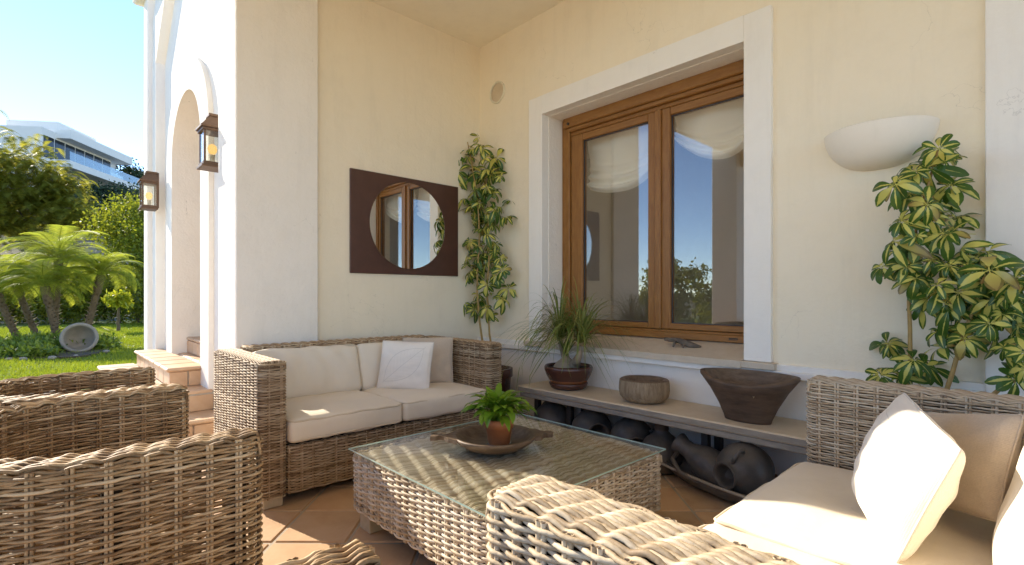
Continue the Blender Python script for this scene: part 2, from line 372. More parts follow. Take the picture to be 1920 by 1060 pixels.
    def lathe(s, prof, seg=28, c=(0, 0, 0), sx=1.0, sy=1.0, wob=None, luv=None):
        prof = np.asarray(prof, float); n = len(prof); a = np.arange(seg) * 2 * math.pi / seg
        r = prof[:, 0][:, None] * np.ones(seg)[None]
        if wob is not None: r = r * (1 + wob(a)[None])
        V = np.stack([c[0] + sx * r * np.cos(a), c[1] + sy * r * np.sin(a), c[2] + prof[:, 1][:, None] + 0 * r], -1).reshape(-1, 3)
        i = np.arange(n - 1)[:, None]; j = np.arange(seg)[None]; j2 = (j + 1) % seg
        Q = np.stack([i * seg + j, i * seg + j2, (i + 1) * seg + j2, (i + 1) * seg + j], -1).reshape(-1, 4)
        return s.add(V, Q, luv=luv)
    def last_z(s, fn):
        v = s.v[-1]; v[:, 2] += fn(v[:, 0], v[:, 1], v[:, 2]); return s
    def prism(s, poly, axis, a0, a1):
        """2-D polygon (list of (p,q)) extruded along axis (0=x:(y,z), 1=y:(x,z), 2=z:(x,y))."""
        n = len(poly); v = []
        for a in (a0, a1):
            for p, q in poly:
                v.append({0: (a, p, q), 1: (p, a, q), 2: (p, q, a)}[axis])
        ng = [list(range(n))[::-1], list(range(n, 2 * n))]
        q = [(i, (i + 1) % n, n + (i + 1) % n, n + i) for i in range(n)]
        return s.add(v, q, ng=ng)
    def ribbons(s, P, W, ref=None, fold=0.0, r=None, v0=0.0, side=None):
        """batch of ribbon leaves. P (m,n,3) spines, W (m,n) half widths, 3 verts across."""
        P = np.asarray(P, float); m, n = P.shape[:2]
        Tn = np.gradient(P, axis=1); Tn /= np.linalg.norm(Tn, axis=-1, keepdims=True) + 1e-12
        if side is None:
            rf = np.broadcast_to(np.asarray((0, 0, 1) if ref is None else ref, float), Tn.shape)
            S = np.cross(Tn, rf)
        else: S = np.broadcast_to(np.asarray(side, float), Tn.shape).copy()
        S /= np.linalg.norm(S, axis=-1, keepdims=True) + 1e-9
        N = np.cross(S, Tn)
        W = np.broadcast_to(np.asarray(W, float), (m, n))
        V = np.stack([P - S * W[..., None] + N * (W * fold)[..., None], P, P + S * W[..., None] + N * (W * fold)[..., None]], 2)
        b = (np.arange(m) * n * 3)[:, None, None]; i = np.arange(n - 1)[None, :, None]; j = np.arange(2)[None, None, :]
        Q = np.stack([b + i * 3 + j, b + i * 3 + j + 1, b + (i + 1) * 3 + j + 1, b + (i + 1) * 3 + j], -1).reshape(-1, 4)
        A = np.zeros((m, n, 3, 3)); A[..., 0] = np.array([0, 0.5, 1])[None, None]; A[..., 1] = np.linspace(v0, 1, n)[None, :, None]
        A[..., 2] = (np.random.rand(m) if r is None else np.broadcast_to(r, (m,)))[:, None, None]
        return s.add(V.reshape(-1, 3), Q, luv=A.reshape(-1, 3))

def obj(name, mb, mat, parent=None, world=True, loc=None, rot=None, smooth=True, **props):
    """link one mesh object. With a parent the vertices are world coordinates unless loc is given."""
    me = mb if isinstance(mb, bpy.types.Mesh) else mb.mesh(name, mat, smooth)
    o = bpy.data.objects.new(name, me); col.objects.link(o)
    if parent is not None:
        o.parent = parent
        if loc is None and world: o.location = -wloc(parent)
    if loc is not None: o.location = loc
    if rot is not None: o.rotation_euler = rot
    for k, v in props.items(): o[k] = v
    return o
def wloc(o):
    v = Vector((0, 0, 0))
    while o is not None: v = v + o.location; o = o.parent
    return v
def thing(name, label, cat, loc=(0, 0, 0), group=None, kind=None):
    o = bpy.data.objects.new(name, None); col.objects.link(o); o.location = [float(x) for x in loc]; o.empty_display_size = 0.1
    o['label'] = label; o['category'] = cat
    if group: o['group'] = group
    if kind: o['kind'] = kind
    return o
def tag(o, label, cat, group=None, kind=None):
    o['label'] = label; o['category'] = cat
    if group: o['group'] = group
    if kind: o['kind'] = kind
    return o
def struct(o): o['kind'] = 'structure'; return o
rng = np.random.default_rng(7); np.random.seed(7); random.seed(7)
def rs(seed): np.random.seed(seed); random.seed(seed); return np.random.default_rng(seed)

# ------------------------------------------------------------------ the villa (walls, roof, arch, window)
WY = 3.20; XL = -3.90; ZC = 3.58; EY = 1.10
villa = thing('villa', 'cream and white rendered villa with covered porch, arched entrance and wooden window', 'building', (-3.9, 3.2, 0))
OX0, OX1, OZ0, OZ1 = -3.02, -1.315, 0.715, 2.69          # window opening
def part(name, mb, mat, parent=villa, **k): return obj(name, mb, mat, parent, **k)
# window wall: four pieces round the opening, upper part cream, below the moulding off-white
b = MB(); b.box(XL - .4, OX0 - .02, WY, WY + .45, 0.69, ZC + .4); b.box(OX1 + .02, 4.6, WY, WY + .45, 0.69, ZC + .4)
b.box(OX0 - .02, OX1 + .02, WY, WY + .45, OZ1 + .02, ZC + .4); part('window_wall', b, 'cream_plaster', smooth=False)
b = MB(); b.box(XL - .4, 4.6, WY, WY + .45, -.2, 0.69); part('lower_window_wall', b, 'lower_wall', smooth=False)
b = MB(); b.box(XL - .4, XL, 1.52, WY, -.2, ZC + .4); part('mirror_wall', b, 'cream_plaster', smooth=False)
b = MB(); b.box(-4.33, -3.86, 1.0, 1.575, -.2, 5.6, 0.008); part('pier', b, 'weathered_plaster', smooth=False)
b = MB(); b.box(XL, 3.4, -1.95, WY, ZC, ZC + .35); part('ceiling', b, 'ceiling_plaster', smooth=False)
b = MB(); b.box(XL + .02, 3.4, -2.15, -1.95, 3.38, ZC + .5); part('roof_beam', b, 'cream_plaster', smooth=False)
for cx_ in (-3.98, 1.6):
    b = MB(); b.box(cx_ - .22, cx_ + .22, -2.27, -1.83, -.1, 3.378 if cx_ > 0 else ZC + .5, .01)
    b.box(cx_ - .26, cx_ + .26, -2.31, -1.79, -.1, .14, .01); part('porch_column', b, 'smooth_white', smooth=False)
# pilaster at the right end of the window wall
b = MB(); b.box(-.228, .35, WY - .035, WY + .01, 0.0, ZC - .001, .004); part('pilaster', b, 'smooth_white', smooth=False)
# moulding: two stepped boards
b = MB(); b.box(XL + .001, -.03, WY - .030, WY + .02, .692, .728, .003); b.box(XL + .002, -.031, WY - .048, WY + .02, .650, .692, .004); part('wall_moulding', b, 'smooth_white', smooth=False)
# terracotta skirting
b = MB()
for i in range(22):
    x = XL + .02 + i * .345; b.box(x, x + .335, WY - .014, WY + .01, .001, .075, .004)
part('skirting', b, 'skirting', smooth=False)
# window surround (white raised frame) and sill
sw = .16; b = MB()
b.box(OX0 - sw, OX0, WY - .035, WY + .06, .735, OZ1 + sw, .004)
b.box(OX1, OX1 + sw, WY - .035, WY + .06, .735, OZ1 + sw, .004)
b.box(OX0 - .0005, OX1 + .0005, WY - .0345, WY + .06, OZ1, OZ1 + sw - .0005)
part('window_surround', b, 'smooth_white', smooth=False)
b = MB(); b.box(OX0 - .03, OX0 + .004, WY + .05, WY + .36, .73, OZ1); b.box(OX1 - .004, OX1 + .03, WY + .05, WY + .36, .73, OZ1)
b.box(OX0, OX1, WY + .05, WY + .36, OZ1 - .004, OZ1 + .03); part('window_reveal', b, 'white_plaster', smooth=False)
b = MB(); b.prism([(WY - .072, .690), (WY - .072, .733), (WY + .34, .832), (WY + .34, .690)], 0, OX0 + .002, OX1 - .002)
b.box(OX0 - sw - .03, OX0 + .002, WY - .0715, WY + .02, .695, .733, .003); b.box(OX1 - .002, OX1 + sw + .03, WY - .0715, WY + .02, .695, .733, .003)
part('window_sill', b, 'sill_stone', smooth=False)
# wooden window: frame > shutter box, sashes, panes, blinds
FY = WY + .22
b = MB(); b.box(OX0 + .005, -2.93, FY, FY + .12, .81, 2.685, .006)
frame = part('window', b, 'window_wood_v', smooth=False); 
def sub(name, mb, mat, **k): return obj(name, mb, mat, frame, smooth=k.pop('smooth', False), loc=(0, 0, 0), **k)
b = MB(); b.box(OX1 - .05, OX1 - .005, FY, FY + .12, .81, 2.685, .006); sub('jamb', b, 'window_wood_v')
b = MB(); b.box(-2.93, OX1 - .05, FY + .004, FY + .11, .815, .862, .004); b.box(-2.93, OX1 - .05, FY + .012, FY + .11, .862, .878, .003); sub('bottom_rail', b, 'window_wood')
b = MB(); b.box(-2.98, OX1 - .05, FY - .03, FY + .1, 2.60, 2.688, .008); b.box(-2.93, OX1 - .05, FY - .012, FY + .1, 2.565, 2.60, .006); sub('shutter_box', b, 'window_wood')
b = MB(); b.box(-2.93, OX1 - .05, FY + .02, FY + .1, 2.535, 2.565, .004); sub('top_rail', b, 'window_wood')
b = MB(); b.tube([(-2.915, FY - .04, 2.63), (-2.915, FY - .028, 2.63)], .012, 10, (0, 0, 1)); sub('guide_button', b, 'dark_metal')
def sash(x0, x1, gx0, gx1):
    z0, z1, g0, g1 = .882, 2.533, .925, 2.475
    b = MB(); b.box(x0, gx0, FY + .018, FY + .085, z0, z1, .006); sub('sash_stile', b, 'window_wood_v')
    b = MB(); b.box(gx1, x1, FY + .018, FY + .085, z0, z1, .006); sub('sash_stile', b, 'window_wood_v')
    b = MB(); b.box(gx0, gx1, FY + .020, FY + .083, z0, g0, .005); sub('sash_rail', b, 'window_wood')
    b = MB(); b.box(gx0, gx1, FY + .020, FY + .083, g1, z1, .005); sub('sash_rail', b, 'window_wood')
    b = MB(); b.box(gx0 - .004, gx1 + .004, FY + .050, FY + .056, g0 - .004, g1 + .004); sub('pane', b, 'window_glass')
    b = MB()
    for xx in (gx0, gx1 - .007): b.box(xx, xx + .007, FY + .040, FY + .0495, g0, g1)
    b.box(gx0 + .007, gx1 - .007, FY + .040, FY + .0495, g0, g0 + .007); b.box(gx0 + .007, gx1 - .007, FY + .040, FY + .0495, g1 - .007, g1); sub('pane_seal', b, 'charcoal_frame')
sash(-2.925, -2.075, -2.80, -2.155)
sash(-2.055, OX1 - .055, -1.966, -1.400)
b = MB(); b.box(-2.085, -2.035, FY - .002, FY + .018, .882, 2.533, .006); sub('centre_stile', b, 'window_wood_v')
b = MB(); b.box(-1.52, -1.46, FY - .001, FY + .006, .832, .846, .002); sub('drain_cap', b, 'bowl_wood')
def blind(x0, x1, hl, hr, sagz, seed):
    rs(seed); nu, nv = 40, 44; u = np.linspace(0, 1, nu)[None]; v = np.linspace(0, 1, nv)[:, None]
    hem = (hl * (1 - u) + hr * u) - sagz * np.sin(math.pi * u) ** 0.9
    top = 2.60
    z = top + (hem - top) * (v ** 1.0) + 0 * u
    gather = np.clip((v - .55) / .45, 0, 1)
    y = WY + .40 + .012 * np.sin(u * 9 + v * 3) + gather * .035 * np.sin(v * 46 - .9 * np.sin(math.pi * u)) + .010 * np.sin((u - .5) * 14 * v)
    x = x0 + (x1 - x0) * u + 0.012 * np.sin(v * 9) * (u - .5)
    V = np.stack([x + 0 * z, y + 0 * z, z], -1).reshape(-1, 3)
    i = np.arange(nv - 1)[:, None]; j = np.arange(nu - 1)[None]
    Q = np.stack([i * nu + j, i * nu + j + 1, (i + 1) * nu + j + 1, (i + 1) * nu + j], -1).reshape(-1, 4)
    b = MB(); b.add(V, Q); sub('blind', b, 'blind_cloth', smooth=True)
blind(-2.86, -2.12, 2.08, 2.16, .10, 3)
blind(-2.02, -1.33, 2.33, 2.30, .19, 4)
# dim room behind the glass
b = MB(); b.box(-5.6, 0.8, 6.4, 6.5, 0, 3.4); b.box(-5.7, -5.6, WY + .45, 6.5, 0, 3.4); b.box(.8, .9, WY + .45, 6.5, 0, 3.4)
b.box(-5.6, .8, WY + .45, 6.4, 3.3, 3.4); b.box(-5.6, .8, WY + .45, 6.4, 0.0, .05); part('room', b, 'room_wall', smooth=False)

# entrance wall with arched opening, facing the garden
AX0, AX1, ASP, AAP = -6.51, -5.20, 2.55, 3.13
ac, ar = (AX0 + AX1) / 2, (AX1 - AX0) / 2
arc = [(ac + ar * math.cos(a), ASP + (AAP - ASP) * math.sin(a)) for a in np.linspace(0, math.pi, 29)]
poly = [(-7.62, -.1), (-7.62, 6.2), (-4.30, 6.2), (-4.30, -.1), (AX1, -.1)] + arc + [(AX0, -.1)]
b = MB(); b.prism(poly, 1, EY, EY + .8); part('entrance_wall', b, 'weathered_plaster', smooth=False)
b = MB(); b.box(-7.0, -4.6, EY + .8, EY + .9, .6, 3.4); part('entrance_door', b, 'window_wood_v', smooth=False)
# raised trim round the arch
tw = .30
o1 = [(ac + ar * math.cos(a), ASP + (AAP - ASP) * math.sin(a)) for a in np.linspace(0, math.pi, 33)]
o2 = [(ac + (ar + tw) * math.cos(a), ASP + (AAP - ASP + tw) * math.sin(a)) for a in np.linspace(0, math.pi, 33)]
tp = [(AX1 + tw, .30)] + o2 + [(AX0 - tw, .30), (AX0, .30)] + o1[::-1] + [(AX1, .30)]
b = MB(); b.prism(tp, 1, EY - .04, EY - .0005); part('arch_trim', b, 'white_plaster', smooth=False)
# gable band and corner pilaster at the far end of the entrance wall
g0 = on_y((309, 122), EY); g1 = on_y((333, -40), EY); bw = .34
b = MB(); b.prism([(g0[0] - bw, .3), (g0[0] - bw, g0[2] + .4), (g1[0] - bw * .6, g1[2] + .6), (g1[0], g1[2]), (g0[0], g0[2]), (g0[0], .3)], 1, EY - .09, EY + .01)
part('gable_band', b, 'white_plaster', smooth=False)
b = MB(); b.box(-7.66, -7.40, EY - .14, EY + .5, .2, 4.72, .01); b.box(-7.78, -7.30, EY - .24, EY + .6, 4.72, 4.86, .02); part('corner_pilaster', b, 'weathered_plaster', smooth=False)

# ------------------------------------------------------------------ ground
b = MB(); b.box(-5.5, 12, -3.2, WY + .3, -.25, -.006)
floor = struct(obj('terrace_floor', b, 'terrace_floor', smooth=False))
tm = MB(); tm.box(-.1635, .1635, -.1635, .1635, -.02, 0.0, .006); tile_me = tm.mesh('tile', 'terracotta_tile', False)
rs(11); k = 0
for a in range(-14, 16):
    for c in range(-8, 14):
        r_, f_ = -1.10 + TP * (a + .5), 2.335 + TP * (c + .5)
        p = R3 * r_ + F3 * f_
        if -4.3 < p[0] < -.3 and .25 < p[1] < 3.12:
            o = obj('tile', tile_me, None, floor, loc=(p[0], p[1], random.uniform(-.0012, .0012)), rot=(random.uniform(-.002, .002), random.uniform(-.002, .002), YAW + random.uniform(-.006, .006))); k += 1
b = MB(); b.box(-400, 300, -300, 300, -3.0, -.26); struct(obj('ground', b, 'hill_earth', smooth=False))
# raised lawn left of the terrace
LZ = .20
b = MB(); b.box(-24, -7.9, -14, 6.5, -.25, LZ); b.box(-7.9, -5.5, .23, 6.5, -.25, LZ - .002); struct(obj('lawn', b, 'lawn_ground', smooth=False))
b = MB(); b.box(-5.5, 12, -9.6, -3.2, -.25, -.02); b.box(-7.9, -5.5, -14, .22, -.25, LZ - .02); struct(obj('bounce_paving', b, 'bounce_stone', smooth=False))  # unseen pale paving, added to bounce sunlight into the porch
b = MB(); b.box(-5.5, 12, -30, -9.6, -.25, -.03); struct(obj('front_lawn', b, 'lawn_ground', smooth=False))
b = MB(); b.box(-5.5, -5.38, -3.2, .25, -.2, LZ + .03, .01); struct(obj('lawn_kerb', b, 'stone_block', smooth=False))

# ------------------------------------------------------------------ entrance steps in terracotta
steps = thing('entrance_steps', 'terracotta tiled steps climbing to the white arched doorway', 'steps', (-5.6, .7, 0))
def step_block(name, x0, x1, y0, y1, z0, z1):
    b = MB(); b.box(x0, x1 - .012, y0 + .012, y1, z0, z1 - .012); return obj(name, b, 'grout', steps, smooth=False)
def st_tile(parent, x0, x1, y0, y1, z0, z1, bev):
    cx, cy, cz = (x0 + x1) / 2, (y0 + y1) / 2, (z0 + z1) / 2
    b = MB(); hx, hy, hz = (x1 - x0) / 2, (y1 - y0) / 2, (z1 - z0) / 2; b.box(-hx, hx, -hy, hy, -hz, hz, bev)
    o = obj('tile', b, 'terracotta_tile', parent, smooth=False, loc=Vector((cx, cy, cz)) - wloc(parent))
def tread(s, x0, x1, y0, y1, z1, nx, ny, over=.025, ox=True):
    g = .011; xs = np.linspace(x0, x1 + (over if ox else 0), nx + 1); ys = np.linspace(y0 - over, y1, ny + 1)
    for i in range(nx):
        for j in range(ny): st_tile(s, xs[i], xs[i + 1] - g, ys[j] + (g if j else 0), ys[j + 1], z1 - .035, z1, .012)
def riser_x(s, x, y0, y1, z0, z1, n):
    ys = np.linspace(y0, y1, n + 1)
    for j in range(n): st_tile(s, x - .02, x, ys[j] + (.011 if j else 0), ys[j + 1], z0 + .004, z1 - .038, .004)
def riser_y(s, y, x0, x1, z0, z1, n):
    xs = np.linspace(x0, x1, n + 1)
    for j in range(n): st_tile(s, xs[j], xs[j + 1] - .011, y, y + .02, z0 + .004, z1 - .038, .004)
rs(5); R_ = .17
s = step_block('step', -7.75, -4.53, .22, 1.098, -.05, R_); tread(s, -5.0, -4.53, .22, 1.095, R_, 1, 3); riser_x(s, -4.53, .22, 1.09, 0, R_, 4); riser_y(s, .22, -5.38, -4.55, 0, R_, 3)
s = step_block('step', -7.42, -4.87, .52, 1.097, 0, 2 * R_); tread(s, -7.42, -4.87, .52, .84, 2 * R_, 8, 1); tread(s, -5.22, -4.87, .862, 1.095, 2 * R_, 1, 1, .0); riser_x(s, -4.87, .52, 1.09, R_, 2 * R_, 3); riser_y(s, .52, -7.40, -4.89, R_, 2 * R_, 8)
s = step_block('step', -7.17, -5.18, .83, 1.35, .1, 3 * R_); tread(s, -7.17, -5.18, .83, 1.09, 3 * R_, 6, 1); riser_x(s, -5.18, .83, 1.09, 2 * R_, 3 * R_, 2); riser_y(s, .83, -7.15, -5.20, 2 * R_, 3 * R_, 7)
tread(s, -6.505, -5.205, 1.115, 1.24, 3 * R_, 4, 1, 0, False)
s = step_block('step', -6.505, -5.205, 1.22, 1.9, .2, 4 * R_); tread(s, -6.505, -5.205, 1.22, 1.56, 4 * R_, 4, 1, .025, False); riser_y(s, 1.20, -6.50, -5.21, 3 * R_, 4 * R_, 5)

# ------------------------------------------------------------------ wicker weaving
def resample(path, ds, closed):
    p = np.asarray(path, float)
    if closed: p = np.vstack([p, p[:1]])
    seg = np.linalg.norm(np.diff(p, axis=0), axis=1); L = np.concatenate([[0], np.cumsum(seg)])
    n = max(8, int(round(L[-1] / ds)))
    s_ = np.linspace(0, L[-1], n, endpoint=not closed)
    return np.stack([np.interp(s_, L, p[:, k]) for k in range(2)], 1), s_, L[-1]
def rrect(x0, x1, y0, y1, r, n=5):
    """rounded rectangle, counter-clockwise, starting at (x1, y0+r)"""
    out = []
    for cx, cy, a0 in ((x1 - r, y1 - r, 0), (x0 + r, y1 - r, 90), (x0 + r, y0 + r, 180), (x1 - r, y0 + r, 270)):
        for a in np.linspace(a0, a0 + 90, n): out.append((cx + r * math.cos(math.radians(a)), cy + r * math.sin(math.radians(a))))
    return np.array(out)
def weave_sides(path, z0, z1, dz, r, sp, amp, closed=True, sides=5, spl=6, stakes=True, zfun=None):
    """returns (list of row strand arrays, stake tubes) following a plan path; rows alternate over and under stake pairs"""
    L0 = resample(path, .01, closed)[2]; ns = max(2, 2 * int(round(L0 / sp / 2))); sp = L0 / ns
    p, s_, L = resample(path, sp / spl, closed)
    if closed: T = np.roll(p, -1, 0) - np.roll(p, 1, 0)
    else: T = np.gradient(p, axis=0)
    T /= np.linalg.norm(T, axis=1, keepdims=True); N = np.stack([T[:, 1], -T[:, 0]], 1)
    rows = []; nrow = int((z1 - z0) / dz)
    for i in range(nrow):
        ph = math.pi * s_ / sp + math.pi * (i % 2)
        off = amp * np.sin(ph + math.pi / 2) + np.random.normal(0, amp * .08, len(s_))
        z = z0 + (i + .5) * dz + np.random.normal(0, dz * .07) + dz * .10 * np.sin(s_ * random.uniform(5, 11) + random.uniform(0, 6)) + np.random.normal(0, dz * .03, len(s_))
        rows.append(np.column_stack([p + N * off[:, None], z]))
    st = []
    if stakes:
        for k in range(ns + (0 if closed else 1)):
            c = np.array([np.interp(k * sp, np.append(s_, L), np.append(p[:, j], p[0, j] if closed else p[-1, j])) for j in range(2)])
            tt = np.array([np.interp(k * sp, np.append(s_, L), np.append(T[:, j], T[0, j] if closed else T[-1, j])) for j in range(2)])
            for e in (-1, 1):
                q = c + tt * e * r * 1.15
                st.append([(q[0], q[1], z0), (q[0], q[1], (z0 + z1) / 2), (q[0], q[1], z1)])
    return rows, st
def weave_top(center, width, z, r, sp, amp, pitch, closed=False, spl=8, bend=.03, drop=.02, slant=0.0, tang=None):
    """strands that run along a plan centre line and bump over hidden cross stakes"""
    L0 = resample(center, .01, closed)[2]; ns = max(2, int(round(L0 / sp))); sp = L0 / ns
    p, s_, L = resample(center, sp / spl, closed)
    T = np.roll(p, -1, 0) - np.roll(p, 1, 0) if closed else np.gradient(p, axis=0)
    T /= np.linalg.norm(T, axis=1, keepdims=True); N = np.stack([T[:, 1], -T[:, 0]], 1)
    m = max(3, int(round(width / pitch))); rows = []
    ph = (s_ / sp) % 1.0
    for j in range(m):
        o = (j / (m - 1) - .5) * (width - 2 * r)
        e = abs(2 * o / width)
        phj = ((s_ / sp) + .07 * (j % 2) + random.uniform(-.03, .03)) % 1.0
        w_ = 2 * math.pi * (s_ / sp + .045 * j + random.uniform(-.03, .03)); hop = math.pi * (s_ / sp + (j % 2)) + random.uniform(-.2, .2)
        bmp = amp * (.5 + .38 * np.sin(w_) + .12 * np.sin(2 * w_ + .6)) + slant * amp * .55 * np.sin(hop)
        lat = o + .22 * slant * pitch * np.cos(hop) + np.random.normal(0, pitch * .05, len(s_))
        zz = z - r + bmp - amp * .6 - drop * max(0, e - .55) ** 2 / .2 + np.random.normal(0, r * .06, len(s_))
        q = np.column_stack([p + N * lat[:, None], zz])
        if not closed and bend:
            a = np.array([[p[0, 0], p[0, 1]]]) + N[:1] * lat[:1, None] - T[:1] * r * .9; c = p[-1:] + N[-1:] * lat[-1:, None] + T[-1:] * r * .9
            q = np.vstack([[*(a[0]), zz[0] - bend], q, [*(c[0]), zz[-1] - bend]])
        rows.append(q)
    return rows
def wicker_block(parent, name, x0, x1, y0, y1, z0, z1, along, mat, dz=.013, r=.006, sp=.08, amp=.006, tsp=None, tamp=.012, tpitch=None, rad=.03, sides=5, spl=6, single=False, slant=0.0, core=True, topw=None):
    """box-like woven body: rows wrapped round the plan rectangle plus a woven top; along = 'x' or 'y' (top strand direction)"""
    path = rrect(x0, x1, y0, y1, rad)
    rows, st = weave_sides(path, z0, z1 - .010, dz, r, sp, amp, True, sides, spl)
    if along == 'y': cl = [((x0 + x1) / 2, y0 + .012), ((x0 + x1) / 2, y1 - .012)]; w = x1 - x0
    else: cl = [(x0 + .012, (y0 + y1) / 2), (x1 - .012, (y0 + y1) / 2)]; w = y1 - y0
    top = weave_top(cl, w, z1, r * 1.05, tsp or sp, tamp, tpitch or dz * .92, slant=slant)
    b = MB(); ins = .018
    b.box(x0 + ins, x1 - ins, y0 + ins, y1 - ins, z0 + .01, z1 - .026)  # dark box added inside the hollow weave so its gaps read as shaded
    base = obj(name, b, 'core_dark', parent, smooth=False)
    if single:
        b = MB()
        b.tubes(st, r * 1.1, sides, ref=(1, 0, 0)); obj('stake_lattice', b, mat, base, loc=(0, 0, 0), kind='stuff')
        for q in rows:
            b = MB(); b.tubes(q[None], r, 6, True, tint=[random.random()]); obj('strand', b, mat, base, loc=(0, 0, 0))
        for q in top:
            b = MB(); b.tubes(q[None], r * 1.08, 6, False, tint=[random.random()], cap=True); obj('strand', b, mat, base, loc=(0, 0, 0))
    else:
        b = MB(); b.tubes(np.array(rows), r * np.random.uniform(.85, 1.1, len(rows)), sides, True); b.tubes(st, r * 1.1, sides, ref=(1, 0, 0))
        b.tubes(np.array(top), r * np.random.uniform(.92, 1.1, len(top)), sides, False)
        obj('weave', b, mat, base, loc=(0, 0, 0), kind='stuff')
    return base
def feet(parent, pts, h, w=.06, mat='pale_wood'):
    for x, y in pts:
        b = MB(); b.box(x - w / 2, x + w / 2, y - w / 2, y + w / 2, 0.001, h, .004); obj('leg', b, mat, parent, smooth=False)

# ------------------------------------------------------------------ sofas, chairs, table
rs(21)
G = dict(dz=.0078, r=.0036, sp=.064, amp=.0052, sides=4, spl=5, tsp=.066, tamp=.008)
sofa1 = thing('wicker_sofa', 'grey brown wicker two seat sofa against the wall below the round mirror', 'sofa', (-3.3, 1.69, 0))
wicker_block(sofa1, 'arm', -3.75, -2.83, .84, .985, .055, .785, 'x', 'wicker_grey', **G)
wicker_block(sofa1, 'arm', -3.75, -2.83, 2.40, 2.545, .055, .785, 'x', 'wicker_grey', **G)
wicker_block(sofa1, 'back', -3.745, -3.61, .992, 2.393, .055, .80, 'y', 'wicker_grey', **{**G, 'dz': .013, 'r': .006, 'tpitch': .0078})
wicker_block(sofa1, 'seat_base', -3.605, -2.842, .992, 2.393, .055, .325, 'y', 'wicker_grey', **{**G, 'tpitch': .03})
feet(sofa1, [(-2.90, .92), (-3.68, .92), (-2.90, 2.47), (-3.68, 2.47)], .058, .10)
rs(22)
G2 = dict(dz=.0120, r=.0056, sp=.092, amp=.0062, sides=6, spl=6, tsp=.092, tamp=.016, rad=.035)
sofa2 = thing('wicker_sofa', 'pale sunlit wicker sofa at the right front with cream cushions', 'sofa', (-.2, 1.53, 0))
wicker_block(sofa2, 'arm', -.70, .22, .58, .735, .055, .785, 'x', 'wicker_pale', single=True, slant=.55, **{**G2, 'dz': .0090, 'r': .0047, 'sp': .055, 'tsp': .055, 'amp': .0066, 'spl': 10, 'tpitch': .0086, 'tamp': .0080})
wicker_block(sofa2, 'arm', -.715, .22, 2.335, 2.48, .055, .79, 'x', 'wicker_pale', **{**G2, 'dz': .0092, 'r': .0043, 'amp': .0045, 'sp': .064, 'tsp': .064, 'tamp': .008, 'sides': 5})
wicker_block(sofa2, 'back', .09, .22, .742, 2.328, .055, .79, 'y', 'wicker_pale', **{**G2, 'sides': 4, 'dz': .015, 'r': .007})
wicker_block(sofa2, 'seat_base', -.70, .085, .742, 2.328, .055, .32, 'y', 'wicker_pale', **{**G2, 'sides': 4, 'tpitch': .03})
feet(sofa2, [(-.62, .66), (.14, .66), (-.62, 2.40), (.14, 2.40)], .058, .10)

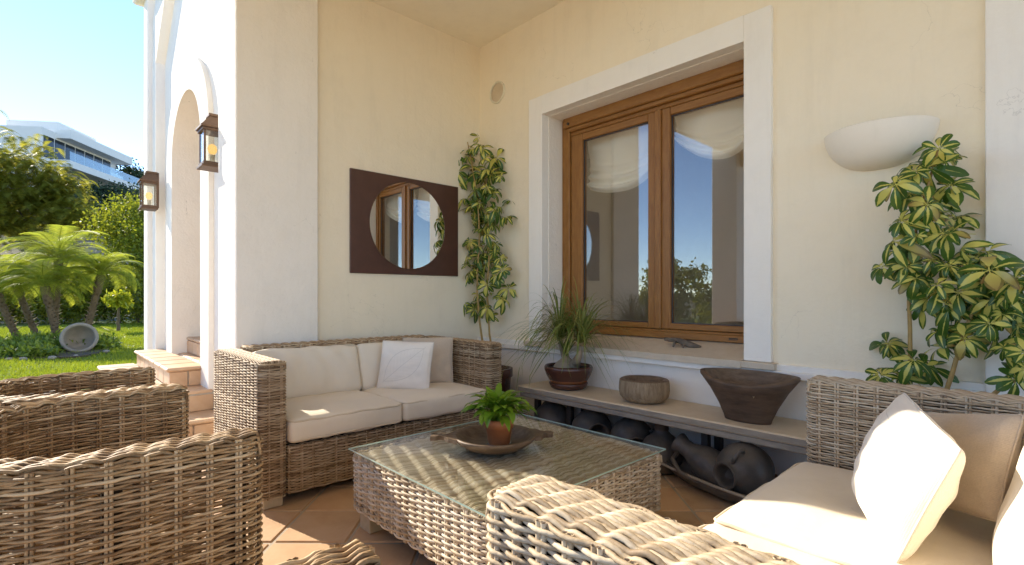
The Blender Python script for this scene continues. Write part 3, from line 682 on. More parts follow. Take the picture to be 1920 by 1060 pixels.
def round_poly(pts, rad, closed=True, n=6):
    out = []; m = len(pts)
    for i, p in enumerate(pts):
        p = np.array(p, float); r = rad[i]
        if (not closed and i in (0, m - 1)) or r <= 0: out.append(p); continue
        a = np.array(pts[i - 1], float) - p; c = np.array(pts[(i + 1) % m], float) - p
        a /= np.linalg.norm(a); c /= np.linalg.norm(c); p0 = p + a * r; p1 = p + c * r; ctr = p + (a + c) * r
        v0 = p0 - ctr; v1 = p1 - ctr
        for k in range(n + 1):
            w = k / n * math.pi / 2; out.append(ctr + v0 * math.cos(w) + v1 * math.sin(w))
    return np.array(out)
def tub_chair(label, xl, xr, yf, zt, seed, mat='wicker_brown', dz=.0078, th=.108, depth=.66):
    rs(seed)
    c = thing('wicker_armchair', label, 'armchair', ((xl + xr) / 2, yf - depth / 2, 0), 'wicker armchairs along the terrace edge')
    yb = yf - depth
    P = [(xr, yf), (xl, yf), (xl, yb), (xr, yb)]
    U = [(xr - th, yf), (xr, yf), (xr, yb), (xl, yb), (xl, yf), (xl + th, yf), (xl + th, yb + th), (xr - th, yb + th)]
    rad = [.045, .045, .35, .35, .045, .045, .24, .24]
    path = round_poly(U, rad)[::-1]
    rows, st = weave_sides(path, .055, zt - .008, dz, .0036, .063, .0060, True, 5, 6)
    cl = round_poly([(xr - th / 2, yf - .012), (xr - th / 2, yb + th / 2), (xl + th / 2, yb + th / 2), (xl + th / 2, yf - .012)], [0, .295, .295, 0], False)
    top = weave_top(cl, th + .006, zt, .0044, .063, .0085, .0080, slant=.5, drop=.03)
    b = MB(); b.tubes(np.array(rows), .0039 * np.random.uniform(.8, 1.15, len(rows)), 4, True); b.tubes(st, .0043, 5, ref=(1, 0, 0)); b.tubes(np.array(top), .0043 * np.random.uniform(.85, 1.15, len(top)), 5, False)
    obj('woven_shell', b, mat, c, kind='stuff')
    # inner frame of the shell: posts and rails
    for x in (xl + th / 2, xr - th / 2):
        b = MB()
        for y in (yf - .05, yb + .36): b.box(x - .018, x + .018, y - .018, y + .018, .03, zt - .05)
        b.box(x - .016, x + .016, yb + .36, yf - .05, zt - .075, zt - .045); b.box(x - .016, x + .016, yb + .36, yf - .05, .30, .33)
        obj('arm_frame', b, 'core_dark', c, smooth=False)
    seat_rows = []
    for i in range(int((depth - th - .1) / .016)):
        y = yb + th + .06 + i * .016; ins = .24 * (1 - math.sqrt(max(0.0, 1 - max(0.0, 1 - (y - yb - th) / .24) ** 2))); xs = np.linspace(xl + th + .01 + ins, xr - th - .01 - ins, 40)
        seat_rows.append(np.column_stack([xs, np.full(40, y), .315 + .006 * np.sin((xs - xl) / .09 * math.pi + math.pi * (i % 2))]))
    b = MB(); b.tubes(np.array(seat_rows), .0072, 5); b.box(xl + th + .01, xr - th - .01, yb + th + .16, yf - .05, .27, .303)
    obj('seat', b, mat, c, kind='stuff')
    rows, st = weave_sides([(xl + th, yf - .06), (xr - th, yf - .06)], .055, .31, dz, .0053, .063, .0055, False, 5, 6)
    b = MB(); b.tubes(np.array(rows), .0053, 5); b.tubes(st, .0058, 5, ref=(1, 0, 0)); obj('front_apron', b, mat, c, kind='stuff')
    feet(c, [(xl + .06, yf - .07), (xr - .06, yf - .07), (xl + .17, yb + .17), (xr - .17, yb + .17)], .058, .05)
    return c
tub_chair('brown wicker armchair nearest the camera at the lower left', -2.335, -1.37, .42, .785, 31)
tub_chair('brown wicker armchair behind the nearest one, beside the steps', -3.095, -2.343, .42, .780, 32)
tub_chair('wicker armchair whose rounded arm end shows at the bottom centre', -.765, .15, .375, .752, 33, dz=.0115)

rs(41)
table = thing('coffee_table', 'square pale wicker coffee table with a glass top', 'table', (-1.83, 1.67, 0))
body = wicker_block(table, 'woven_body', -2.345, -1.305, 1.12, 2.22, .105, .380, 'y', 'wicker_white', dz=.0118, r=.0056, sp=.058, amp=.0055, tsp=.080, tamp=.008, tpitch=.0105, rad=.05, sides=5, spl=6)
feet(table, [(-2.27, 1.20), (-1.38, 1.20), (-2.27, 2.14), (-1.38, 2.14)], .12, .10)
b = MB(); b.box(-2.355, -1.297, 1.108, 2.230, .3825, .3890); me = b.mesh('glass_top', ['table_glass', 'glass_edge'], False)
for p in me.polygons: p.material_index = 0 if abs(p.normal.z) > .5 else 1
obj('glass_top', me, None, table)

# ------------------------------------------------------------------ cushions and pillows
def cushion_mesh(lx, ly, lz, bulge=.02, r=.03, seed=0, n=40, wr=.006):
    g = np.random.default_rng(seed); h = np.array([lx, ly, lz]) / 2; V = []; Q = []; off = 0
    for ax in range(3):
        o = [k for k in range(3) if k != ax]
        n0 = max(4, int(n * h[o[0]] / h.max())); n1 = max(4, int(n * h[o[1]] / h.max()))
        a, c = np.meshgrid(np.linspace(-1, 1, n0 + 1), np.linspace(-1, 1, n1 + 1), indexing='ij')
        for sg in (-1, 1):
            v = np.zeros((a.size, 3)); v[:, ax] = sg * h[ax]; v[:, o[0]] = a.ravel() * h[o[0]]; v[:, o[1]] = c.ravel() * h[o[1]]
            i = np.arange(n0)[:, None]; j = np.arange(n1)[None]; q = np.stack([i * (n1 + 1) + j, i * (n1 + 1) + j + 1, (i + 1) * (n1 + 1) + j + 1, (i + 1) * (n1 + 1) + j], -1).reshape(-1, 4)
            if (sg < 0) != (ax == 1): q = q[:, ::-1]
            V.append(v); Q.append(q + off); off += len(v)
    V = np.concatenate(V); Q = np.concatenate(Q)
    rr = min(r, lz / 2 * .95); c = np.clip(V, -(h - rr), h - rr); d = V - c; L = np.linalg.norm(d, axis=1, keepdims=True); 
    W = c + d / np.maximum(L, 1e-9) * rr
    x, y, z = W[:, 0] / h[0], W[:, 1] / h[1], W[:, 2] / h[2]
    bz = np.clip(1 - x ** 4, 0, 1) * np.clip(1 - y ** 4, 0, 1)
    W[:, 2] += np.sign(z) * bz * bulge * np.clip(abs(z) * 1.6, 0, 1)
    W[:, 0] += np.sign(x) * np.clip(1 - y ** 2, 0, 1) * np.clip(abs(x) - .6, 0, 1) * bulge * .5
    W[:, 1] += np.sign(y) * np.clip(1 - x ** 2, 0, 1) * np.clip(abs(y) - .6, 0, 1) * bulge * .5
    for k in range(9):
        f = g.normal(0, 14, 3); p = g.uniform(0, 6.3); am = wr * g.uniform(.2, .6)
        s_ = np.sin(W @ f + p) * am; W[:, 2] += s_ * np.sign(z) * bz; W[:, 0] += s_ * .4
    key = np.round(V, 5); _, idx, inv = np.unique(key, axis=0, return_index=True, return_inverse=True); inv = inv.ravel()
    return W[idx], inv[Q]
def piping(lx, ly, z, r=.0055, rad=.03):
    p = rrect(-lx / 2 - .002, lx / 2 + .002, -ly / 2 - .002, ly / 2 + .002, rad, 7)
    p, s_, L = resample(p, .02, True)
    z = z + .0025 * np.sin(s_ * 17) + .002 * np.sin(s_ * 41); p = p * (1 + .004 * np.sin(s_ * 23))[:, None]
    return np.column_stack([p, z])
def cushion(name, label, loc, size, rot=(0, 0, 0), bulge=.02, seed=0, mat='cushion_cloth', group=None, cat='cushion', wr=.006):
    v, q = cushion_mesh(*size, bulge=bulge, seed=seed, wr=wr)
    b = MB(); b.add(v, q); o = obj(name, b, mat, loc=loc, rot=rot); tag(o, label, cat, group)
    b = MB()
    for sg in (1, -1): b.tubes(piping(size[0] - .012, size[1] - .012, sg * (size[2] / 2 - .012))[None], .0055, 6, True, tint=[.5])
    pp = obj('piping', b, 'piping_cloth' if mat == 'cushion_cloth' else mat, o, loc=(0, 0, 0)); return o
gs, gb = 'cream seat cushions', 'cream back cushions'
cushion('seat_cushion', 'cream seat cushion of the mirror wall sofa, next to its near arm', (-3.135, 1.345, .392), (.63, .70, .128), seed=1, group=gs)
cushion('seat_cushion', 'cream seat cushion of the mirror wall sofa under the leaf pillow, far side', (-3.135, 2.045, .392), (.63, .69, .126), seed=2, group=gs)
cushion('back_cushion', 'cream back cushion leaning in the mirror wall sofa, nearest the pier', (-3.485, 1.345, .605), (.335, .70, .14), (0, math.radians(76), 0), .028, 3, group=gb, wr=.010)
cushion('back_cushion', 'cream back cushion behind the white leaf pillow on the mirror wall sofa', (-3.485, 2.045, .605), (.335, .69, .14), (0, math.radians(76), 0), .028, 4, group=gb, wr=.010)
cushion('seat_cushion', 'large cream seat cushion under the two pillows on the right sofa', (-.36, 1.912, .388), (.735, .815, .13), seed=5, group=gs)
cushion('seat_cushion', 'cream seat cushion just behind the pale near arm of the right sofa', (-.36, 1.119, .386), (.735, .755, .13), seed=6, group=gs)
cushion('back_cushion', 'cream back cushion at the far right edge behind the beige pillow', (.03, 1.90, .64), (.40, .80, .15), (0, math.radians(-74), 0), .028, 7, group=gb, wr=.010)
cushion('back_cushion', 'cream back cushion at the right edge of the picture, nearest the camera', (.03, 1.10, .64), (.40, .74, .15), (0, math.radians(-74), 0), .028, 8, group=gb, wr=.010)

def pillow(label, c4, T, mat, seed, group=None, size=None, extra=0.0):
    """c4: bottom, left, top, right corner in world space"""
    g = np.random.default_rng(seed); c4 = [np.array(c, float) for c in c4]; B, L, Tt, Rr = c4
    e1 = ((Rr - B) + (Tt - L)) / 2; e2 = ((L - B) + (Tt - Rr)) / 2
    hx, hy = np.linalg.norm(e1) / 2, np.linalg.norm(e2) / 2
    if size: hx = hy = size / 2
    ex = e1 / np.linalg.norm(e1); ey = e2 - ex * (e2 @ ex); ey /= np.linalg.norm(ey); ez = np.cross(ex, ey)
    ctr = sum(c4) / 4
    n = 34; u = np.linspace(-1, 1, n + 1); uu, vv = np.meshgrid(u, u, indexing='ij')
    verts = []; quads = []; A = []
    for sg in (1, -1):
        t_ = np.clip((1 - uu ** 2) * (1 - vv ** 2), 0, 1) ** .40
        wk = sum(np.sin(uu * g.normal(0, 5) + vv * g.normal(0, 5) + g.uniform(0, 6)) * g.uniform(.01, .035) for _ in range(7))
        cr = .05 * np.sin(np.arctan2(vv, uu) * 12 + g.uniform(0, 6)) * np.clip(np.abs(uu * vv) * 1.6, 0, 1)
        z = sg * T / 2 * t_ * (1 + 1.6 * wk + cr * 1.5)
        x = hx * uu * (1 - .05 * (1 - vv ** 2) * np.abs(uu) - .03 * (uu * vv) ** 4) ; y = hy * vv * (1 - .05 * (1 - uu ** 2) * np.abs(vv) - .03 * (uu * vv) ** 4)
        verts.append(np.stack([x, y, z], -1).reshape(-1, 3)); A.append(np.stack([uu, vv, 0 * uu + .5], -1).reshape(-1, 3))
        i = np.arange(n)[:, None]; j = np.arange(n)[None]; q = np.stack([i * (n + 1) + j, (i + 1) * (n + 1) + j, (i + 1) * (n + 1) + j + 1, i * (n + 1) + j + 1], -1).reshape(-1, 4)
        quads.append((q if sg > 0 else q[:, ::-1]) + (0 if sg > 0 else (n + 1) ** 2))
    b = MB(); b.add(np.concatenate(verts), np.concatenate(quads), luv=np.concatenate(A))
    o = obj('throw_pillow', b, mat)
    o.matrix_world = Matrix(((ex[0], ey[0], ez[0], ctr[0]), (ex[1], ey[1], ez[1], ctr[1]), (ex[2], ey[2], ez[2], ctr[2]), (0, 0, 0, 1)))
    tag(o, label, 'pillow', group)
    ed = [(x, y) for x, y in zip(u, np.full(n + 1, -1.0))] + [(1.0, y) for y in u[1:]] + [(x, 1.0) for x in u[::-1][1:]] + [(-1.0, y) for y in u[::-1][1:-1]]
    P = np.array([(hx * a * (1 - .05 * (1 - c * c) * abs(a) - .03 * (a * c) ** 4), hy * c * (1 - .05 * (1 - a * a) * abs(c) - .03 * (a * c) ** 4), 0) for a, c in ed])
    b = MB(); b.tubes(P[None], .0035, 5, True, tint=[.5]); obj('seam', b, mat, o, loc=(0, 0, 0))
    return o
gp = 'pillows on the sofas'
pillow('white leaf print pillow tilted on the right sofa in the sun', [(-.265, 1.56, .475), (-.464, 1.955, .485), (-.329, 1.945, .81), (-.145, 1.58, .80)], .15, 'pillow_white', 1, gp)
pillow('beige linen pillow behind the tilted white pillow on the right sofa', [(-.126, 1.77, .475), (-.405, 2.21, .515), (-.36, 2.31, .79), (-.077, 1.90, .74)], .13, 'pillow_beige', 2, gp)
nx = np.array([.62, -.72, .30]); nx /= np.linalg.norm(nx); sxv = np.cross([0, 0, 1], nx); sxv /= np.linalg.norm(sxv); upv = np.cross(nx, sxv)
c0 = np.array([-3.20, 1.93, .625])
pillow('white pillow with a leaf drawing on the mirror wall sofa', [c0 - sxv * .19 - upv * .17, c0 - sxv * .19 + upv * .19, c0 + sxv * .20 + upv * .18, c0 + sxv * .20 - upv * .18], .10, 'pillow_white', 3, gp)
nx = np.array([.80, -.55, .22]); nx /= np.linalg.norm(nx); sxv = np.cross([0, 0, 1], nx); sxv /= np.linalg.norm(sxv); upv = np.cross(nx, sxv)
c0 = np.array([-3.30, 2.20, .635])
pillow('beige pillow between the leaf pillow and the far arm of the mirror wall sofa', [c0 - sxv * .20 - upv * .18, c0 - sxv * .20 + upv * .18, c0 + sxv * .19 + upv * .18, c0 + sxv * .19 - upv * .18], .10, 'pillow_beige', 4, gp)

# ------------------------------------------------------------------ mirror, vent, wall lamp, lanterns
mr = thing('wall_mirror', 'round mirror set in a rectangular dark brown board', 'mirror', (XL, 2.38, 1.315))
b = MB(); b.box(XL + .001, XL + .022, 1.842, 2.92, 1.315, 2.16, .003); obj('board', b, 'mirror_board', mr, smooth=False)
mc = (2.383, 1.742); a = np.linspace(0, 2 * math.pi, 73)[:-1]
b = MB(); b.prism([(mc[0] + .377 * math.cos(t_), mc[1] + .377 * math.sin(t_)) for t_ in a], 0, XL + .0225, XL + .027); obj('mirror_glass', b, 'mirror_glass', mr, smooth=False)
b = MB(); b.tubes(np.array([[XL + .026, mc[0] + .379 * math.cos(t_), mc[1] + .379 * math.sin(t_)] for t_ in a])[None], .004, 6, True, ref=(1, 0, 0), tint=[.5]); obj('rim', b, 'lantern_metal', mr)

vt = thing('ceiling_speaker', 'small round cream speaker grille high on the window wall', 'speaker', (-3.63, WY, 3.06))
b = MB(); b.lathe([(.105, 0), (.105, .012), (.094, .018), (.088, .010), (.085, .008)], 36); o = obj('ring', b, 'plastic_cream', vt, loc=(0, 0, 0), rot=(math.pi / 2, 0, 0))
b = MB(); b.lathe([(.088, .004), (.05, .009), (.02, .010), (.0005, .010)], 36); obj('grille', b, 'bench_top', vt, loc=(0, 0, 0), rot=(math.pi / 2, 0, 0))

wl = thing('wall_lamp', 'white plaster half bowl uplighter on the window wall', 'lamp', (-.635, WY, 1.90))
b = MB(); nu, nv = 32, 14; V = []
for iv in range(nv + 1):
    ph = iv / nv * math.pi / 2
    for iu in range(nu + 1):
        th_ = math.pi + iu / nu * math.pi
        rr = math.cos(ph) ** .8
        V.append((.245 * rr * math.cos(th_), .215 * rr * math.sin(th_), .085 - .20 * math.sin(ph) ** 1.1))
Q = [(iv * (nu + 1) + iu, iv * (nu + 1) + iu + 1, (iv + 1) * (nu + 1) + iu + 1, (iv + 1) * (nu + 1) + iu) for iv in range(nv) for iu in range(nu)]
b.add(V, Q); b.add([(x * .94, y * .94, z + .008) for x, y, z in V], [q[::-1] for q in Q])
e0 = [(V[i], tuple(np.array(V[i]) * [.94, .94, 1] + [0, 0, .008])) for i in range(nu + 1)]
b.add([p for pr2 in e0 for p in pr2], [(2 * i, 2 * i + 1, 2 * i + 3, 2 * i + 2) for i in range(nu)])
obj('shade', b, 'lamp_plaster', wl, loc=(0, 0, 0))
b = MB(); b.box(-.07, .07, -.03, 0, -.04, .06, .006); obj('mount', b, 'plastic_cream', wl, loc=(0, 0, 0), smooth=False)
b = MB(); b.lathe([(.001, .06), (.02, .07), (.028, .10), (.02, .125), (.001, .135)], 12, (0, -.08, -.03)); obj('bulb', b, 'plastic_cream', wl, loc=(0, 0, 0))

def lantern(label, x, zb, yw):
    t_ = thing('wall_lantern', label, 'lantern', (x, yw, zb), 'brown wall lanterns beside the arch')
    def P(name, mb, mat, **k): return obj(name, mb, mat, t_, loc=(0, 0, 0), smooth=k.pop('smooth', False))
    W, D, Hh = .085, .165, .43
    b = MB(); b.box(-.07, .07, -.012, -.001, .02, .42, .003); P('back_plate', b, 'lantern_metal')
    b = MB(); b.box(-W - .012, W + .012, -D - .012, -.012, .0, .018, .003); b.box(-W, W, -D, -.012, .018, .045, .003); P('base', b, 'lantern_metal')
    b = MB()
    for xx in (-W + .004, W - .018):
        for yy in (-D + .004, -.028): b.box(xx, xx + .014, yy, yy + .014, .045, .285)
    P('posts', b, 'lantern_metal')
    b = MB(); b.box(-W - .006, W + .006, -D - .006, -.012, .285, .305, .003); b.box(-W - .016, W + .016, -D - .018, -.012, .305, .325, .003)
    z0, z1 = .325, .405; w0, w1 = W + .010, .052
    v = [(-w0, -D - .012, z0), (w0, -D - .012, z0), (w0, -.012, z0), (-w0, -.012, z0), (-w1, -D + .05, z1), (w1, -D + .05, z1), (w1, -.012, z1), (-w1, -.012, z1)]
    b.add(v, [(0, 1, 5, 4), (1, 2, 6, 5), (2, 3, 7, 6), (3, 0, 4, 7), (4, 5, 6, 7)]); b.box(-w1 - .006, w1 + .006, -D + .044, -.012, z1, z1 + .022, .003)
    P('roof', b, 'lantern_metal')
    for (a0, a1, c0_, c1) in ((-W + .018, W - .018, -D + .008, -D + .011),):
        b = MB(); b.box(a0, a1, c0_, c1, .045, .285); P('pane', b, 'lantern_glass')
    for xx in (-W + .008, W - .011):
        b = MB(); b.box(xx, xx + .003, -D + .018, -.028, .045, .285); P('pane', b, 'lantern_glass')
    b = MB(); b.lathe([(.016, .045), (.016, .10), (.019, .10), (.019, .115)], 14, (0, -.085, 0)); P('socket', b, 'plastic_cream', smooth=True)
    b = MB(); b.lathe([(.012, .115), (.028, .135), (.034, .16), (.028, .185), (.012, .198), (.0005, .20)], 18, (0, -.085, 0)); P('bulb', b, 'bulb_glow', smooth=True)
lantern('brown metal lantern on the wall right of the arch, nearer and larger', -4.565, 2.13, EY)
lantern('brown metal lantern on the far side of the arch, seen smaller', -7.00, 2.10, EY - .09)

# ------------------------------------------------------------------ bench and its vessels
BZ = .42
bench = thing('stone_bench', 'long grey edged stone shelf bench under the window', 'bench', (-1.6, 2.98, 0))
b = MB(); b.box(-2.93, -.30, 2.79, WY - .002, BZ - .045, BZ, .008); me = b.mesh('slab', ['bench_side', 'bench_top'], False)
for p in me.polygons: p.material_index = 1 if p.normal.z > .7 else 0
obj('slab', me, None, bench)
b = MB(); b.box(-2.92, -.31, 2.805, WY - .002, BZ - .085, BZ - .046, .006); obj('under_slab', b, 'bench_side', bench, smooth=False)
for x in (-2.86, -2.52, -1.45, -.45):
    b = MB(); b.box(x - .022, x + .022, 2.93, 2.975, .001, BZ - .085, .004); obj('leg', b, 'dark_metal', bench, smooth=False)
    b = MB(); b.box(x - .022, x + .022, 3.10, 3.145, .001, BZ - .085, .004); obj('leg', b, 'dark_metal', bench, smooth=False)

# ponytail palm in a brown bowl
rs(51)
pp = thing('ponytail_palm', 'ponytail palm with long thin arching leaves in a brown glazed bowl', 'potted plant', (-2.57, 2.99, BZ))
def P(name, mb, mat, par, **k): return obj(name, mb, mat, par, loc=k.pop('loc', (0, 0, 0)), rot=k.pop('rot', None), smooth=k.pop('smooth', True), **k)
b = MB(); b.lathe([(.001, .004), (.12, .002), (.135, .012), (.150, .045), (.143, .05), (.125, .02), (.001, .018)], 36); P('saucer', b, 'glaze_brown', pp)
b = MB(); b.lathe([(.10, .02), (.115, .022), (.150, .07)], 36); P('pot_foot', b, 'clay_pot', pp)
b = MB(); b.lathe([(.150, .07), (.172, .11), (.184, .145), (.186, .165), (.178, .178), (.168, .175), (.165, .155)], 36); pot = P('pot', b, 'glaze_brown', pp)
b = MB(); b.lathe([(.167, .155), (.10, .162), (.001, .165)], 30); P('soil', b, 'soil', pp)
b = MB(); b.lathe([(.100, .15), (.095, .175), (.075, .20), (.05, .215), (.03, .235), (.022, .26)], 18, (-.03, 0, 0), wob=lambda a: .12 * np.sin(3 * a)); 
b.tube([(.05, 0, .17), (.07, .01, .21), (.095, .02, .27), (.105, .02, .33)], [.05, .035, .022, .016], 10)
b.tube([(-.03, 0, .22), (-.06, 0, .28), (-.08, -.01, .35)], [.03, .020, .014], 10); b.tube([(.09, -.02, .20), (.13, -.04, .25), (.155, -.05, .30)], [.035, .024, .012], 8); P('trunk', b, 'bulb_bark', pp)
heads = [((-.085, -.01, .36), 150), ((.105, .02, .35), 150), ((.02, -.05, .25), 40)]
spines = []; ws = []
for hd, n in heads:
    for i in range(n):
        az = random.uniform(0, 6.283); up = random.uniform(.35, 1.55); L = random.uniform(.45, .92)
        t_ = np.linspace(0, 1, 12); c_ = math.cos(up); s2 = math.sin(up)
        drop = random.uniform(.45, .95)
        h_ = L * (c_ * t_ + .10 * t_ ** 2) * .8; zz = L * (s2 * t_ * 1.05 - drop * t_ ** 2.1)
        hx_ = h_ * math.cos(az); hy_ = np.clip(h_ * math.sin(az), -.5, .17 - hd[1])
        sw_ = random.uniform(-.03, .03) * t_ ** 2
        zz = np.maximum(hd[2] + zz, .012 + .01 * random.random()) if (abs(math.cos(az)) > .2) else hd[2] + zz
        spines.append(np.column_stack([hd[0] + hx_ + sw_, hd[1] + hy_, zz])); ws.append(.0042 * np.array([.7, .9, 1, 1, 1, 1, .95, .85, .75, .6, .4, .08]) * random.uniform(.8, 1.2))
b = MB(); b.ribbons(np.array(spines), np.array(ws), ref=(0.1, .2, 1), fold=.25); P('leaves', b, 'blade_leaf', pp, kind='stuff')

rs(52)
tb = thing('log_bowl', 'bowl hollowed from a log with rough bark on its side', 'bowl', (-1.90, 2.985, BZ))
w1 = lambda a: .035 * np.sin(2 * a + 1) + .02 * np.sin(5 * a) + .012 * np.sin(11 * a)
b = MB(); b.lathe([(.001, .002), (.105, .002), (.130, .014), (.156, .045), (.162, .08), (.160, .125), (.156, .148)], 48, wob=w1); P('bark', b, 'trunk_bowl', tb)
b = MB(); b.lathe([(.156, .148), (.145, .156), (.122, .151), (.110, .125), (.085, .095), (.001, .088)], 48, wob=w1); P('hollow', b, 'dish_wood', tb)
sadd = lambda x, y, z: -.045 * np.clip(-y / .14 + .25 * x, 0, 1.1) ** 1.5 * np.clip(z - .05, 0, 1) / .22
bb = thing('carved_wooden_bowl', 'large dark wooden bowl with flared sides and narrow base', 'bowl', (-1.205, 2.955, BZ))
b = MB(); b.lathe([(.001, .002), (.122, .002), (.127, .02), (.157, .09), (.207, .18), (.262, .258), (.262, .270), (.234, .270)], 48, sx=1.04, sy=.58); b.last_z(sadd); P('outer_wall', b, 'bowl_wood', bb)
b = MB(); b.lathe([(.234, .270), (.20, .225), (.15, .17), (.08, .14), (.001, .135)], 48, sx=1.04, sy=.58); b.last_z(sadd); P('hollow', b, 'dish_wood', bb)
b = MB(); g = np.random.default_rng(3)
sp_ = []
for i in range(16):
    c_ = g.normal(0, .035, 2); a_ = g.uniform(0, 6.28); l_ = g.uniform(.02, .05)
    sp_.append([(c_[0], c_[1], .150 + g.uniform(0, .02)), (c_[0] + l_ / 2 * math.cos(a_), c_[1] + l_ / 2 * math.sin(a_), .162 + g.uniform(0, .02)), (c_[0] + l_ * math.cos(a_), c_[1] + l_ * math.sin(a_), .158)])
b.ribbons(np.array(sp_), np.array([[.006, .008, .002]] * 16)); P('dry_leaves', b, 'trunk_bowl', bb, kind='stuff')

# driftwood lizard on the window sill
dw = thing('driftwood', 'small dark driftwood branch shaped like a lizard on the window sill', 'driftwood', (-1.80, WY + .10, .775))
b = MB(); b.tube([(-.13, 0, .045), (-.09, 0, .042), (-.04, .0, .045), (.0, .0, .035), (.05, 0, .022), (.10, 0, .012), (.14, .01, .008)], [.012, .016, .016, .022, .024, .018, .006], 9, (0, 1, 0))
b.tube([(-.03, 0, .04), (-.04, -.03, .02), (-.035, -.05, .0)], [.012, .010, .006], 7); b.tube([(-.02, 0, .04), (-.03, .03, .03), (-.03, .04, .015)], [.012, .010, .006], 7)
b.tube([(.04, 0, .02), (.03, -.03, .012), (.04, -.05, .0)], [.012, .009, .005], 7); P('branch', b, 'driftwood', dw)

# dark pottery below the bench
def jar_profile(kind):
    if kind == 'round': return [(.001, -.14), (.05, -.138), (.10, -.11), (.140, -.05), (.150, .0), (.140, .05), (.105, .10), (.075, .12), (.072, .145), (.085, .16), (.078, .162), (.064, .145), (.06, .11), (.05, .06), (.001, .0)]
    if kind == 'bottle': return [(.001, .002), (.10, .003), (.135, .03), (.148, .09), (.138, .15), (.10, .205), (.06, .235), (.043, .255), (.042, .31), (.046, .322), (.036, .322), (.034, .26), (.001, .2)]
    if kind == 'big': return [(.001, -.17), (.06, -.168), (.12, -.13), (.165, -.05), (.168, .02), (.14, .09), (.095, .13), (.075, .145), (.074, .165), (.084, .175), (.080, .179), (.066, .168), (.062, .14), (.05, .08), (.001, .02)]
def lying(name, label, kind, loc, axis, sc=1.0, handles=()):
    t_ = thing(name, label, 'jar', loc, 'dark clay jars under the bench')
    q = Vector(axis).to_track_quat('Z', 'Y').to_euler()
    b = MB(); b.lathe([(r * sc, z * sc) for r, z in jar_profile(kind)], 36); o = P('body', b, 'dark_pottery', t_, rot=q)
    for ha in handles:
        c_, s2 = math.cos(ha), math.sin(ha); b = MB()
        pts = [(rr * c_ * sc, rr * s2 * sc, zz * sc) for rr, zz in ((.135, .06), (.165, .075), (.165, .11), (.12, .13), (.085, .13))]
        b.tube(pts, .013 * sc, 8, (c_, s2, .3)); P('handle', b, 'dark_pottery', t_, rot=q)
    return t_
lying('clay_jar', 'dark clay jar lying under the left end of the bench beyond its post', 'round', (-2.72, 2.97, .148), (-.5, .5, .35))
lying('clay_jar', 'dark clay jar lying with its round mouth turned right, between post and bottle', 'round', (-2.33, 2.97, .150), (.80, -.55, .02), 1.0)
lying('clay_jar', 'dark handled clay jar next to the long necked bottle', 'round', (-2.00, 2.99, .150), (.62, -.62, -.15), .98, (.6,))
bt = thing('clay_bottle', 'dark clay bottle with long brown neck standing under the bench', 'bottle', (-1.755, 2.965, 0))
b = MB(); b.lathe(jar_profile('bottle'), 36); P('body', b, 'dark_pottery', bt)
b = MB(); b.lathe([(.045, .262), (.0445, .318)], 24); P('neck_band', b, 'bowl_wood', bt)
tr = thing('wooden_tray', 'long low wooden tray on the floor carrying the jug and wide jar', 'tray', (-1.33, 2.82, 0))
dx = np.array([.70, -.20]); dx /= np.linalg.norm(dx); ang = math.atan2(dx[1], dx[0])
b = MB(); nn = 30
prof = [(-.12, .105), (-.105, .06), (-.06, .02), (0, .012), (.06, .02), (.105, .06), (.12, .105), (.108, .105), (.09, .06), (.05, .032), (0, .026), (-.05, .032), (-.09, .06), (-.108, .105)]
V = []
for i in range(nn):
    t_ = -1 + 2 * i / (nn - 1); tp_ = max(.05, 1 - abs(t_) ** 3)
    for (p_, z_) in prof: V.append((t_ * .42, p_ * tp_, .105 - (.105 - z_) * tp_))
m_ = len(prof); b.add(V, [(i * m_ + j, i * m_ + (j + 1) % m_, (i + 1) * m_ + (j + 1) % m_, (i + 1) * m_ + j) for i in range(nn - 1) for j in range(m_)])
P('trough', b, 'dark_pottery', tr, rot=(0, 0, ang))
b = MB(); b.tube([(-.40, -.112, .108), (-.2, -.125, .104), (.1, -.128, .103), (.40, -.11, .108)], .008, 8); P('rim_rod', b, 'bench_side', tr, rot=(0, 0, ang))
jg = thing('clay_jug', 'blackened clay jug lying tilted on the tray beneath the bench', 'jug', (-1.375, 2.845, .150))
q = Vector((-.74, .08, .30)).to_track_quat('Z', 'Y').to_euler()
b = MB(); b.lathe([(.001, -.20), (.07, -.195), (.105, -.14), (.108, -.05), (.095, .04), (.07, .10), (.052, .14), (.05, .18), (.066, .225), (.058, .225), (.042, .18), (.04, .12), (.001, .05)], 30); P('body', b, 'dark_pottery', jg, rot=q)
b = MB(); b.tube([(.045, -.04, .185), (.10, -.06, .17), (.14, -.075, .08), (.125, -.065, -.03), (.09, -.04, -.08)], .014, 8, (0, 1, 0)); P('handle', b, 'dark_pottery', jg, rot=q)
lying('clay_jar', 'big dark clay jar with wide open mouth, closest to the right sofa', 'big', (-1.17, 2.82, .180), (-.25, -.86, -.05), .88, (1.2, 4.0))

